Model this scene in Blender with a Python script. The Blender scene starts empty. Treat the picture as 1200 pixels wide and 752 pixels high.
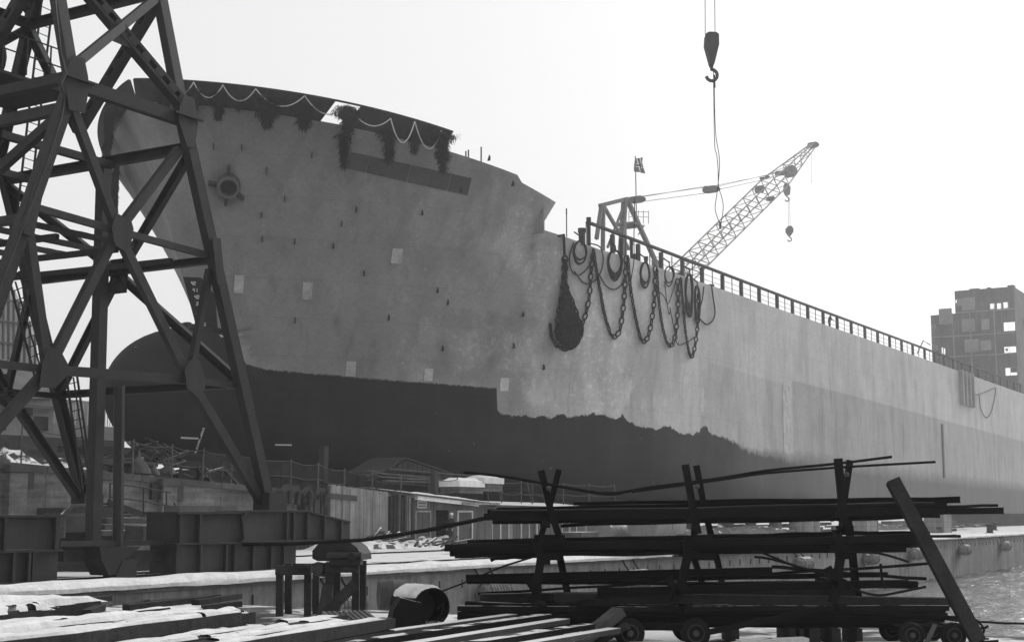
import bpy, bmesh, math, random
from mathutils import Vector
random.seed(7)
S = bpy.context.scene
COL = S.collection
PI = math.pi

# ------------------------------------------------------------------ camera, sky, sun, exposure
F, CX, CY, CH = 1667.0, 600.0, 376.0, 1.9          # photograph 1200 x 752, horizon at row 602
TH = math.atan(226 / F)
cam_d = bpy.data.cameras.new('camera')
cam_d.lens = 36.0 * F / 1200.0
cam_d.sensor_width = 36.0
cam_d.clip_start, cam_d.clip_end = 0.3, 9000
cam = bpy.data.objects.new('camera', cam_d)
cam.location = (0, 0, CH)
cam.rotation_euler = (PI / 2 + TH, 0, 0)
COL.objects.link(cam)
S.camera = cam

SUN_EL, SUN_AZ = math.radians(30), math.radians(42)   # azimuth measured from +Y towards +X
world = bpy.data.worlds.new('World')
S.world = world
world.use_nodes = True
wn, wl = world.node_tree.nodes, world.node_tree.links
bg = wn['Background']
sky = wn.new('ShaderNodeTexSky')
sky.sky_type = 'NISHITA'
sky.sun_disc = False
sky.sun_elevation = SUN_EL
sky.sun_rotation = SUN_AZ
sky.air_density, sky.dust_density, sky.ozone_density = 1.0, 6.0, 1.0
bw = wn.new('ShaderNodeRGBToBW')                     # black-and-white film: a neutral grey sky
wl.new(sky.outputs[0], bw.inputs[0])
mixw = wn.new('ShaderNodeMix')                       # thin even cloud over the whole sky
mixw.data_type = 'FLOAT'
mixw.inputs[0].default_value = .72
mixw.inputs[3].default_value = 10.6
wl.new(bw.outputs[0], mixw.inputs[2])
wl.new(mixw.outputs[0], bg.inputs['Color'])
bg.inputs['Strength'].default_value = 0.1
sun_d = bpy.data.lights.new('sun', 'SUN')
sun_d.energy = 1.5
sun_d.angle = math.radians(12)
sun = bpy.data.objects.new('sun', sun_d)
to_sun = Vector((math.sin(SUN_AZ) * math.cos(SUN_EL), math.cos(SUN_AZ) * math.cos(SUN_EL), math.sin(SUN_EL)))
sun.rotation_euler = (-to_sun).to_track_quat('-Z', 'Y').to_euler()
COL.objects.link(sun)
S.view_settings.view_transform = 'Standard'
S.view_settings.look = 'None'
S.view_settings.exposure = 0.0
S.view_settings.gamma = 1.0
try:
    S.cycles.volume_step_rate = 1.0
    S.cycles.volume_bounces = 1
    S.cycles.max_bounces = 6
except Exception:
    pass

# ------------------------------------------------------------------ frames
# quay frame: u along the quay and the ship, v away from the water, z up
D = Vector((0.5108, 0.8597, 0)).normalized()
N = Vector((-D.y, D.x, 0))
UP = Vector((0, 0, 1))
CAM = Vector((0, 0, CH))
def W(u, v, z): return D * u + N * v + UP * z
def ray(px, py):
    x, y = (px - CX) / F, -(py - CY) / F
    return Vector((x, math.cos(TH) - y * math.sin(TH), math.sin(TH) + y * math.cos(TH)))
def aV(px, py, v): r = ray(px, py); return CAM + r * (v / r.dot(N))
def aU(px, py, u): r = ray(px, py); return CAM + r * (u / r.dot(D))
def aY(px, py, y): r = ray(px, py); return CAM + r * (y / r.y)
def aZ(px, py, z): r = ray(px, py); return CAM + r * ((z - CH) / r.z)
def U_(p): return p.dot(D)
def V_(p): return p.dot(N)

# ------------------------------------------------------------------ materials
SNOW = 0.64
def mat(name, col, rough=.85, var=.25, scale=1.5, bump=.15, fine=14, snow=0, snow_n=.55, streak=0, st=(3.2, 3.2, .22), metal=0, spec=.25, flake=0):
    m = bpy.data.materials.new(name); m.use_nodes = True
    n, l = m.node_tree.nodes, m.node_tree.links
    b = n['Principled BSDF']
    b.inputs['Roughness'].default_value = rough
    b.inputs['Metallic'].default_value = metal
    b.inputs['Specular IOR Level'].default_value = min(spec, .12) if col < .012 else spec
    geo = n.new('ShaderNodeNewGeometry')
    def noise(sc, det=5, stretch=None):
        t = n.new('ShaderNodeTexNoise'); t.inputs['Scale'].default_value = sc; t.inputs['Detail'].default_value = det
        t.inputs['Roughness'].default_value = .6
        if stretch:
            mp = n.new('ShaderNodeMapping'); mp.inputs['Scale'].default_value = stretch
            l.new(geo.outputs['Position'], mp.inputs['Vector']); l.new(mp.outputs[0], t.inputs['Vector'])
        else:
            l.new(geo.outputs['Position'], t.inputs['Vector'])
        return t.outputs['Fac']
    def mr(x, a, bb, c, d):
        k = n.new('ShaderNodeMapRange'); k.inputs[1].default_value = a; k.inputs[2].default_value = bb
        k.inputs[3].default_value = c; k.inputs[4].default_value = d; l.new(x, k.inputs[0]); return k.outputs[0]
    def math_(op, x, y):
        k = n.new('ShaderNodeMath'); k.operation = op
        for i, q in enumerate((x, y)):
            if isinstance(q, (int, float)): k.inputs[i].default_value = q
            else: l.new(q, k.inputs[i])
        return k.outputs[0]
    v = mr(noise(scale), .3, .7, 1 - var, 1 + var)
    v2 = mr(noise(fine, 4), .3, .7, 1 - var * .6, 1 + var * .6)
    c = math_('MULTIPLY', math_('MULTIPLY', v, v2), col)
    if streak:
        sv = mr(noise(1.0, 5, st), .35, .65, 1 - streak, 1 + streak * .6)
        c = math_('MULTIPLY', c, sv)
    oi = n.new('ShaderNodeObjectInfo')
    c = math_('MULTIPLY', c, mr(oi.outputs['Random'], 0, 1, .88, 1.12))
    if flake:
        f = mr(noise(fine * .5, 6), .62, .68, 0, 1)
        c = math_('ADD', c, math_('MULTIPLY', f, flake))
    if snow:
        sx = n.new('ShaderNodeSeparateXYZ'); l.new(geo.outputs['True Normal'], sx.inputs[0])
        k = mr(noise(snow, 6), .25, .75, -.45, .45)
        f = mr(math_('ADD', sx.outputs['Z'], k), snow_n, snow_n + .12, 0, 1)
        sc = math_('MULTIPLY', mr(noise(2.5, 4), .3, .7, .93, 1.05), SNOW)
        mx = n.new('ShaderNodeMix'); mx.data_type = 'FLOAT'
        l.new(f, mx.inputs[0]); l.new(c, mx.inputs[2]); l.new(sc, mx.inputs[3])
        c = mx.outputs[0]
    cb = n.new('ShaderNodeCombineColor')
    for i in range(3): l.new(c, cb.inputs[i])
    l.new(cb.outputs[0], b.inputs['Base Color'])
    if bump:
        bp = n.new('ShaderNodeBump'); bp.inputs['Strength'].default_value = bump; bp.inputs['Distance'].default_value = .05
        l.new(noise(fine * .6, 6), bp.inputs['Height']); l.new(bp.outputs[0], b.inputs['Normal'])
    m['h'] = 1
    return m

M = {}
M['crane'] = mat('crane_paint', .019, .7, .3, .8, .08, 9, streak=.25, spec=.3)
M['crane_dark'] = mat('crane_dark_steel', .014, .75, .3, 1, .08, 9)
M['crane_snow'] = mat('crane_paint_with_snow', .024, .7, .3, .8, .08, 9, snow=.6, snow_n=.95, streak=.25)
M['rod'] = mat('rusty_steel', .006, .8, .35, 2.2, .2, 22, spec=.2)
M['rod2'] = mat('dark_rusty_steel', .0035, .85, .35, 2.2, .2, 22, spec=.15)
M['rod_snow'] = mat('rusty_steel_with_snow', .008, .8, .3, 2, .2, 20, snow=3.0, snow_n=.9)
M['rack'] = mat('rack_steel', .005, .8, .35, 2, .15, 20, spec=.2)
M['pole'] = mat('tarred_timber', .022, .8, .35, 2, .25, 16, streak=.3)
M['timber'] = mat('weathered_timber', .085, .9, .35, 2, .3, 14, streak=.3)
M['timber_dark'] = mat('dark_timber', .024, .9, .4, 1.3, .4, 10)
M['timber_snow'] = mat('timber_with_snow', .06, .9, .3, 1.4, .4, 12, snow=1.4, snow_n=.62)
M['board'] = mat('pale_boards', .20, .9, .22, 1.2, .2, 14, streak=.35)
M['board_dark'] = mat('grey_boards', .085, .9, .25, 1.2, .2, 14, streak=.3)
M['paint_pale'] = mat('pale_paint', .42, .8, .15, 2, .1, 14)
M['door'] = mat('dark_door', .06, .8, .25, 2, .1, 14)
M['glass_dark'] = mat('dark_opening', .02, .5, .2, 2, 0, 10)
M['concrete'] = mat('quay_concrete', .20, .92, .28, .55, .35, 5, streak=.3)
M['slip_concrete'] = mat('slipway_concrete', .11, .92, .35, .6, .5, 5, streak=.45, st=(.25, .25, 3.0))
M['snow'] = mat('snow', SNOW, .9, .14, 2.2, .8, 9, spec=.1)
M['snow_quay'] = mat('trodden_snow', .16, .95, .3, .7, .4, 6, snow=.55, snow_n=.70)
M['yard'] = mat('yard_ground', .07, .95, .4, .8, .6, 6, snow=.5, snow_n=.93)
M['slip_ground'] = mat('slipway_ground', .06, .95, .4, .6, .5, 5, snow=.4, snow_n=1.12)
M['heap'] = mat('dirty_heap', .07, .95, .4, .8, .6, 6, snow=.7, snow_n=1.0)
M['wheel_rim'] = mat('wheel_rim_paint', .05, .7, .3, 3, .1, 16)
M['rubber'] = mat('rubber', .008, .8, .2, 3, .15, 18)
M['rope'] = mat('tarred_rope', .014, .9, .25, 4, .3, 25)
M['chain'] = mat('rusty_chain', .012, .8, .3, 3, .2, 20)
M['white_rope'] = mat('white_rope', .52, .9, .12, 4, .2, 25)
M['spruce'] = mat('spruce_needles', .016, .9, .4, 3, 0, 10)
M['spruce'].use_backface_culling = False
M['fender'] = mat('rope_fender', .20, .9, .3, 4, .4, 16, snow=2.5, snow_n=.75)
M['drum'] = mat('rusty_drum', .06, .8, .3, 2, .15, 12)
M['boiler'] = mat('boiler_plate', .17, .7, .25, 1.5, .1, 12, snow=.9, snow_n=.62)
M['far_steel'] = mat('crane_grey_steel', .17, .8, .2, .6, .05, 4)
M['far_dark'] = mat('crane_dark_grey_steel', .08, .8, .2, .6, .05, 4)
M['bulwark'] = mat('bulwark_paint', .028, .75, .3, .7, .05, 6, streak=.3)
M['lug'] = mat('steel_lug', .05, .8, .2, 2, .1, 10)
M['pad'] = mat('pale_primer', .44, .85, .25, 1, .05, 8)
M['band'] = mat('dark_primer', .075, .8, .2, .7, .05, 6)
M['white'] = mat('white_paint', .75, .8, .1, 3, .05, 10)
M['rail'] = mat('rail_steel', .05, .8, .2, 2, .05, 10)
M['house'] = mat('red_lead_plate', .12, .85, .25, .25, .05, 3, streak=.25)
M['house2'] = mat('grey_plate', .25, .85, .2, .3, .05, 3)
M['hall'] = mat('hall_render', .30, .9, .15, .25, .1, 3)
M['hall_roof'] = mat('hall_roofing', .12, .9, .2, .4, .1, 3)
M['hall_glass'] = mat('hall_glazing', .62, .35, .10, .3, 0, 4)
M['skin'] = mat('skin', .35, .7, .1, 4, 0, 20)
M['cloth'] = mat('work_clothes', .035, .9, .25, 5, .2, 25)
M['cloth_mid'] = mat('grey_work_clothes', .07, .9, .25, 5, .2, 25)
M['flag_red'] = mat('flag_red', .12, .9, .08, 2, 0, 10)
M['flag_blue'] = mat('flag_blue', .045, .9, .08, 2, 0, 10)
M['flag_white'] = mat('flag_white', .8, .9, .05, 2, 0, 10)

# ------------------------------------------------------------------ mesh builder
def frame_from(d, up=UP):
    d = d.normalized()
    s = d.cross(up)
    if s.length < 1e-4: s = d.cross(Vector((1, 0, 0)))
    s.normalize()
    return d, s, s.cross(d).normalized()
class MB:
    def __init__(self): self.v, self.f, self.smooth, self.mi = [], [], [], []
    def add(self, vs, fs, smooth=False, mi=0):
        o = len(self.v); self.v += [Vector(x) for x in vs]
        self.f += [tuple(i + o for i in f) for f in fs]; self.smooth += [smooth] * len(fs); self.mi += [mi] * len(fs)
        return self
    def box(self, c, a, b, d):                       # centre, three half vectors
        c = Vector(c); P = [c + a * i + b * j + d * k for i in (-1, 1) for j in (-1, 1) for k in (-1, 1)]
        return self.add(P, [(0, 1, 3, 2), (4, 6, 7, 5), (0, 4, 5, 1), (2, 3, 7, 6), (0, 2, 6, 4), (1, 5, 7, 3)])
    def uvz(self, u0, u1, v0, v1, z0, z1):           # a box in the quay frame
        return self.box(W((u0 + u1) / 2, (v0 + v1) / 2, (z0 + z1) / 2), D * (u1 - u0) / 2, N * (v1 - v0) / 2, UP * (z1 - z0) / 2)
    def beam(self, p, q, w, h, up=UP):               # w across, h along up
        d, s, t = frame_from(q - p, up)
        return self.box((p + q) / 2, d * (q - p).length / 2, s * w / 2, t * h / 2)
    def prism(self, P, off):                         # planar polygon extruded by off
        n = len(P); vs = [Vector(p) for p in P] + [Vector(p) + off for p in P]
        fs = [tuple(range(n))[::-1], tuple(range(n, 2 * n))] + [(i, (i + 1) % n, n + (i + 1) % n, n + i) for i in range(n)]
        return self.add(vs, fs)
    def tube(self, P, r, n=6, cap=True, rs=None, closed=False, ph=0.0):
        P = [Vector(p) for p in P]; m = len(P); vs, fs = [], []
        ref = UP
        for i, p in enumerate(P):
            a = P[i - 1] if i or closed else P[0]; b = P[(i + 1) % m] if (i < m - 1 or closed) else P[-1]
            d = (b - a)
            if d.length < 1e-6: d = UP.copy()
            d.normalize()
            s = d.cross(ref)
            if s.length < .05: s = d.cross(Vector((1, 0, 0))) if i == 0 else ls - d * ls.dot(d)
            s.normalize()
            if i and s.dot(ls) < 0: s = -s
            ls = s
            t = s.cross(d); rr = rs[i] if rs else r
            vs += [p + (s * math.cos(2 * PI * k / n + ph) + t * math.sin(2 * PI * k / n + ph)) * rr for k in range(n)]
        for i in range(m if closed else m - 1):
            j = (i + 1) % m
            fs += [(i * n + k, i * n + (k + 1) % n, j * n + (k + 1) % n, j * n + k) for k in range(n)]
        if cap and not closed: fs += [tuple(range(n))[::-1], tuple(range((m - 1) * n, m * n))]
        return self.add(vs, fs, n > 5)
    def cyl(self, p, q, r, n=16, r2=None):
        return self.tube([p, q], r, n, rs=[r, r if r2 is None else r2])
    def lathe(self, p, axis, prof, n=20):            # prof: (along, radius)
        d, s, t = frame_from(axis); vs, fs = [], []
        for a, r in prof: vs += [p + d * a + (s * math.cos(2 * PI * k / n) + t * math.sin(2 * PI * k / n)) * max(r, 1e-3) for k in range(n)]
        for i in range(len(prof) - 1): fs += [(i * n + k, i * n + (k + 1) % n, (i + 1) * n + (k + 1) % n, (i + 1) * n + k) for k in range(n)]
        fs += [tuple(range(n))[::-1], tuple(range((len(prof) - 1) * n, len(prof) * n))]
        return self.add(vs, fs, True)
    def torus(self, c, a, b, r, n=14, m=5):          # a, b half-axis vectors
        return self.tube([c + a * math.cos(2 * PI * k / n) + b * math.sin(2 * PI * k / n) for k in range(n)], r, m, closed=True)
    def build(self, name, m, parent=None, origin=None, kind=None, mats=None):
        me = bpy.data.meshes.new(name)
        if parent is not None: o0 = root_loc(parent)
        elif origin is not None: o0 = Vector(origin)
        else:
            lo = [min(p[i] for p in self.v) for i in range(3)]; hi = [max(p[i] for p in self.v) for i in range(3)]
            o0 = Vector(((lo[0] + hi[0]) / 2, (lo[1] + hi[1]) / 2, lo[2]))
        me.from_pydata([p - o0 for p in self.v], [], self.f)
        me.polygons.foreach_set('use_smooth', self.smooth)
        for x in (mats or [m]): me.materials.append(x)
        if mats: me.polygons.foreach_set('material_index', self.mi)
        bm = bmesh.new(); bm.from_mesh(me); bmesh.ops.recalc_face_normals(bm, faces=bm.faces); bm.to_mesh(me); bm.free()
        if any(self.smooth):
            try: me.set_sharp_from_angle(angle=math.radians(40))
            except Exception: pass
        o = bpy.data.objects.new(name, me); COL.objects.link(o)
        if parent is not None: o.parent = parent
        else: o.location = o0
        if kind: o['kind'] = kind
        return o
def root_loc(o):
    while o.parent: o = o.parent
    return o.location.copy()
def tag(o, label=None, cat=None, group=None, kind=None):
    if label: o['label'] = label
    if cat: o['category'] = cat
    if group: o['group'] = group
    if kind: o['kind'] = kind
    return o
def thing(name, loc, label, cat, group=None):
    o = bpy.data.objects.new(name, None); o.empty_display_size = .3; o.location = loc; COL.objects.link(o)
    return tag(o, label, cat, group)
def copy_tree(o, parent=None):
    c = o.copy(); COL.objects.link(c); c.parent = parent
    for ch in o.children: copy_tree(ch, c)
    return c
def interp(x, T):
    if x <= T[0][0]: return T[0][1]
    for (a, b), (c, d) in zip(T, T[1:]):
        if x <= c: return b + (d - b) * (x - a) / (c - a) if c > a else d
    return T[-1][1]
def sag(p, q, drop, n=12):
    return [p.lerp(q, i / n) - UP * drop * 4 * (i / n) * (1 - i / n) for i in range(n + 1)]

# ------------------------------------------------------------------ levels
ZQ, ZW = 0.2, -2.4                                   # quay deck, water
VQ = 24.9                                            # quay edge
def slip_z(u): return 3.2 - .047 * (u - 50.1)
# ================================================================== THE SETTING
def sheet(name, pts, m, kind='structure'):
    b = MB(); b.add(pts, [tuple(range(len(pts)))]); o = b.build(name, m, origin=(0, 0, 0)); o['kind'] = kind; return o
# water
wm = mat('harbour_water', .018, .06, .2, .05, 0, 1, spec=.5)
n, l = wm.node_tree.nodes, wm.node_tree.links
geo = n.new('ShaderNodeNewGeometry'); mp = n.new('ShaderNodeMapping'); mp.inputs['Scale'].default_value = (1.0, 1.7, 1)
mp.inputs['Rotation'].default_value = (0, 0, .5)
l.new(geo.outputs['Position'], mp.inputs['Vector'])
t1 = n.new('ShaderNodeTexNoise'); t1.inputs['Scale'].default_value = 2.1; t1.inputs['Detail'].default_value = 5; t1.inputs['Distortion'].default_value = .6
l.new(mp.outputs[0], t1.inputs['Vector'])
bp = n.new('ShaderNodeBump'); bp.inputs['Strength'].default_value = .55; bp.inputs['Distance'].default_value = .35
l.new(t1.outputs['Fac'], bp.inputs['Height']); l.new(bp.outputs[0], n['Principled BSDF'].inputs['Normal'])
R = 1800
sheet('water', [(-R, -R, ZW - .25), (R, -R, ZW - .25), (R, R, ZW - .25), (-R, R, ZW - .25)], wm)
from mathutils import noise as MN
def ripples():
    vs, fs = [], []; us = [22 + .28 * i for i in range(150)] + [64 + .6 * i for i in range(150)] + [154 + 4 * i for i in range(40)]
    vv = [-40 + 1.5 * i for i in range(24)] + [-4 + .28 * i for i in range(105)]
    for u in us:
        for v in vv:
            a = MN.fractal(Vector((u * .55, v * .9, 7.7)), .8, 2.1, 4) * .12 + math.sin(u * .8 + v * 1.5 + 2 * MN.noise(Vector((u * .2, v * .2, 0)))) * .018
            vs.append(W(u, v, ZW + a))
    k = len(vv)
    for i in range(len(us) - 1):
        for j in range(k - 1): fs.append((i * k + j, (i + 1) * k + j, (i + 1) * k + j + 1, i * k + j + 1))
    b = MB(); b.add(vs, fs, True); o = b.build('harbour_water', wm, origin=(0, 0, 0)); o['kind'] = 'structure'
ripples()
# the yard the photographer stands on: a block with a gently uneven top, its far end cut square at u = 23.4
UE = 23.4
def uneven(name, u0, u1, v0, v1, step, zf, m, zb):
    nu, nv = max(1, round((u1 - u0) / step)), max(1, round((v1 - v0) / step)); vs, fs = [], []
    for i in range(nu + 1):
        for j in range(nv + 1):
            u, v = u0 + (u1 - u0) * i / nu, v0 + (v1 - v0) * j / nv; vs.append(W(u, v, zf(u, v)))
    k = nv + 1
    for i in range(nu):
        for j in range(nv): fs.append((i * k + j, (i + 1) * k + j, (i + 1) * k + j + 1, i * k + j + 1))
    b = MB(); b.add(vs, fs, True)
    b.uvz(u0, u1, v0, v1, zb, min(v.z for v in vs) - .02)
    o = b.build(name, m, origin=(0, 0, 0)); o['kind'] = 'structure'; return o
from mathutils import noise as MN
def nz(u, v, s=1.0, a=1.0): return MN.fractal(Vector((u * s, v * s, 3.1)), .9, 2.0, 4) * a
uneven('yard_ground', -30, UE, -22, 22.8, .45, lambda u, v: nz(u, v, .5, .035), M['yard'], -4)
sheet('far_ground', [W(-R * .9, -R * .9, -1.2), W(-30, -R * .9, -1.2), W(-30, VQ + .3, -1.2), W(-R * .9, VQ + .3, -1.2)], M['yard'])
# quay deck: trodden snow in front of the slipway, running on along the ship
uneven('quay_deck', -30, 180, VQ + .42, 44.2, .9, lambda u, v: ZQ + nz(u, v, .35, .03), M['snow_quay'], -4)
sheet('land', [W(-R * .9, 44, ZQ - .03), W(150, 44, ZQ - .03), W(150, R * .6, ZQ - .03), W(-R * .9, R * .6, ZQ - .03)], M['slip_ground'])
sheet('far_quay_ground', [W(180, VQ + .4, ZQ - .01), W(420, VQ + .4, ZQ - .01), W(420, 44.1, ZQ - .01), W(180, 44.1, ZQ - .01)], M['snow_quay'])
# slipway, sloping down towards the stern
def slip_deck():
    b = MB(); us = [-70, 60, 113.9]
    P = [W(u, 44.35 if u < 58 else 47.2, slip_z(u) - .02) for u in us] + [W(u, 90, slip_z(u) - .02) for u in us]
    b.add(P, [(0, 1, 4, 3), (1, 2, 5, 4)]); o = b.build('slipway', M['slip_ground'], origin=(0, 0, 0)); o['kind'] = 'structure'
slip_deck()

# ------------------------------------------------------------------ quay wall
qw = tag(thing('quay_wall', W(60, VQ, ZW), 'long concrete quay wall with a snowy top edge above the water', 'quay wall'))
L0 = -30
for i in range(26):
    u0 = L0 + i * 9.0; u1 = u0 + 8.985
    MB().uvz(u0, u1, VQ + random.uniform(-.012, .012), VQ + .42, -3.4, ZQ - .12).build('wall_panel', M['concrete'], qw)
    MB().uvz(u0, u1, VQ - .06, VQ + .44, ZQ - .117, ZQ + .05 + random.uniform(-.01, .015)).build('coping_stone', M['snow_quay'], qw)
b = MB()
for i in range(160):
    u = -25 + i * 1.25 + random.uniform(-.1, .1)
    b.uvz(u, u + .045, VQ - .03, VQ + .01, ZQ - .62, ZQ - .36)
b.build('drain_slots', M['glass_dark'], qw, kind='stuff')

def snow_lip():
    vs, fs = [], []; prof = [(-.16, -.06), (-.17, .03), (-.10, .11), (.1, .16), (.5, .17), (1.0, .12), (1.5, .03), (1.6, -.08)]
    n_ = 420
    for i in range(n_ + 1):
        u = -12 + i * .36
        for j, (v, z) in enumerate(prof): vs.append(W(u, VQ + v + nz(u, j * .2, .8, .03), ZQ + .03 + z * (1 + nz(u, 5, .5, .35)) + nz(u, v, 1.4, .02)))
    k = len(prof)
    for i in range(n_):
        for j in range(k - 1): fs.append((i * k + j, i * k + j + 1, (i + 1) * k + j + 1, (i + 1) * k + j))
    b = MB(); b.add(vs, fs, True); tag(b.build('snow_edge', M['snow'], kind='stuff'), 'soft ridge of snow along the top of the quay wall', 'snow')
snow_lip()
# ------------------------------------------------------------------ fenders along the quay wall
def fender(px, lab):
    c = aV(px, 690, VQ - .42); u = U_(c); zc = -.6; v = VQ - .42
    t = thing('quay_fender', W(u, v, zc - .33), lab, 'fender', 'rope fenders along the quay wall')
    b = MB(); b.lathe(W(u - .7, v, zc), D, [(0, .05), (0, .2), (.12, .3), (.7, .33), (1.28, .3), (1.4, .2), (1.4, .05)], 14); b.build('fender_roll', M['fender'], t)
    for k in range(8):
        x = u - .58 + k * .165
        MB().torus(W(x, v, zc), N * .335, UP * .335, .045, 14, 5).build('rope_ring', M['fender'], t)
    for s in (-.45, .45):
        MB().tube(sag(W(u + s, v + .1, zc + .3), W(u + s - .25, VQ - .09, ZQ - .05), .06, 5), .035, 5).build('hanging_chain', M['chain'], t)
for px, lab in [(405, 'rope fender on the quay wall behind the wooden trestle'), (580, 'striped rope fender on the wall left of the bar rack'),
                (748, 'rope fender on the wall between the first two rack posts'), (943, 'rope fender just left of the third rack post'),
                (1022, 'snow dusted fender right of the third rack post'), (1076, 'rope fender behind the leaning timber'),
                (1133, 'rope fender on the wall right of the leaning timber'), (1181, 'rightmost rope fender hanging on the quay wall')]:
    fender(px, lab)

# ================================================================== THE SHIP
VC, HB = 64.15, 18.0
UT, ZT, SL, SL2, LT, PT, QT, RAKE, LB, PB, QB, G = 61.5295, 28.6859, .1387, .0008, 24.4934, 2.5492, 1.1681, 7.7036, 34.6921, 1.8956, .907, 1.9949
ZL = 11.0
def pars(z):
    k = (z - ZL) / (ZT - ZL); w = min(max(k, 0), 1.2) ** G
    return UT + RAKE * (1 - min(max(k, 0), 1.1)), LB + (LT - LB) * w, PB + (PT - PB) * w, QB + (QT - QB) * w
BU, BZ, BRU, BRV, BRZ = 68.51, 9.28, 7.75, 3.14, 4.55
def keel(u): return max(4.75 - .055 * (u - 68), -3.6)
def hull_hb(u, z):
    us, Le, p, q = pars(z); t = min(max((u - us) / Le, 0), 1)
    hb = HB * (1 - (1 - t) ** p) ** (1 / q)
    zk = keel(u); R_ = 3.0
    if z < zk + R_:
        x = max(0, min(1, (zk + R_ - z) / R_)); hb = max(0, hb - min(R_, hb) * (1 - math.sqrt(max(0, 1 - x * x))))
    dz = (z - BZ) / BRZ
    if abs(dz) < 1:
        r = math.sqrt(1 - dz * dz)
        if u < BU:
            e = (u - BU) / (BRU * r) if r > 1e-4 else -2
            bb = BRV * r * math.sqrt(max(0, 1 - e * e)) if e > -1 else 0
        else: bb = BRV * r * max(0, 1 - ((u - BU) / (6 + 18 * min(1, max(0, (12.2 - z) / 4)))) ** 2) if u < BU + 24 else 0
        hb = max(hb, bb)
    return hb
def s0(z):
    u = pars(z)[0]; dz = (z - BZ) / BRZ
    if abs(dz) < 1: u = min(u, BU - BRU * math.sqrt(1 - dz * dz))
    return u
def top_z(u):
    if u <= 81.3: return 26.85 - .141 * (u - 66)
    if u <= 81.9: return 24.69 - .42 * (u - 81.3) / .6
    if u <= 84.50: return 24.27 - .80 * (u - 81.9) / 3.42
    if u <= 84.54: return 23.66 - 2.05 * (u - 84.50) / .04
    if u <= 91: return 21.61 - .66 * (u - 84.54) / 6.46
    return 20.95 + .2 * min(1, (u - 91) / 90)
def hit(px, py, off=0.0):
    r = ray(px, py); t = 40.0; last = t
    def inside(t):
        p = CAM + r * t; return abs(V_(p) - VC) < hull_hb(U_(p), p.z) and U_(p) > s0(p.z)
    while t < 330 and not inside(t): last = t; t += .25
    a, bq = last, t
    for _ in range(24):
        m_ = (a + bq) / 2
        if inside(m_): bq = m_
        else: a = m_
    p = CAM + r * bq
    return p + hull_n(U_(p), p.z) * off
def hull_n(u, z, side=-1):
    e = .15
    du = (hull_hb(u + e, z) - hull_hb(u - e, z)) / (2 * e); dz = (hull_hb(u, z + e) - hull_hb(u, z - e)) / (2 * e)
    return (N * side - D * du - UP * dz).normalized()
def hp(u, z, off=0.0, side=-1):
    return W(u, VC + side * hull_hb(u, z), z) + hull_n(u, z, side) * off

ship = thing('cargo_ship', W(150, VC, keel(90)), 'large unfinished ship on the slipway with bulbous bow and dark bottom paint', 'ship')
ULAST = 330.0
Scol = [0] + [30.0 * (i / 72) ** 2.0 for i in range(1, 73)]
def hull_mesh():
    zs = [2.0 + .35 * i for i in range(int((29 - 2.0) / .35) + 1)]
    extra = [81.3, 81.9, 84.50, 84.54]
    far = []
    base = 69.23
    cols = [('s', s) for s in Scol]                  # near the stem: columns follow the stem profile
    ufar = [100 + 3.0 * i for i in range(8)] + [124 + 8 * i for i in range(27)]
    me_v, vert_attr, rows = [], [], []
    def col_u(z, s):
        f = max(0, 1 - s / 12.0) ** 1.5
        return base + s + (s0(z) - base) * f
    allu = []
    for s in Scol: allu.append(('s', s))
    for e_ in extra: allu.append(('s', e_ - base))
    allu.sort(key=lambda x: x[1])
    for u in ufar: allu.append(('s', u - base))
    b_v, fs = [], []
    nc = len(allu)
    for side in (-1, 1):
        o = len(b_v)
        for z in zs:
            for (_, s) in allu:
                u = col_u(z, s); zz = min(max(z, keel(u)), top_z(u))
                if zz != z:
                    u = max(u, s0(zz))
                hb = 0 if s == 0 and zz == z else hull_hb(u, zz)
                if zz <= keel(u) + 1e-6: hb = hull_hb(u, zz + 1e-4)
                b_v.append((u, VC + side * hb, zz)); vert_attr.append(u - pars(zz)[0])
        for i in range(len(zs) - 1):
            for j in range(nc - 1):
                a = o + i * nc + j; fs.append((a, a + 1, a + nc + 1, a + nc) if side < 0 else (a, a + nc, a + nc + 1, a + 1))
    me = bpy.data.meshes.new('hull'); o0 = root_loc(ship)
    me.from_pydata([W(*p) - o0 for p in b_v], [], fs)
    at = me.attributes.new('from_stem', 'FLOAT', 'POINT'); at.data.foreach_set('value', vert_attr)
    bm = bmesh.new(); bm.from_mesh(me)
    bmesh.ops.remove_doubles(bm, verts=bm.verts, dist=.002)
    bmesh.ops.dissolve_degenerate(bm, edges=bm.edges, dist=.001)
    bm.to_mesh(me); bm.free()
    me.polygons.foreach_set('use_smooth', [True] * len(me.polygons))
    try: me.set_sharp_from_angle(angle=math.radians(35))
    except Exception: pass
    o = bpy.data.objects.new('hull', me); COL.objects.link(o); o.parent = ship
    return o
hull = hull_mesh()
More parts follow.
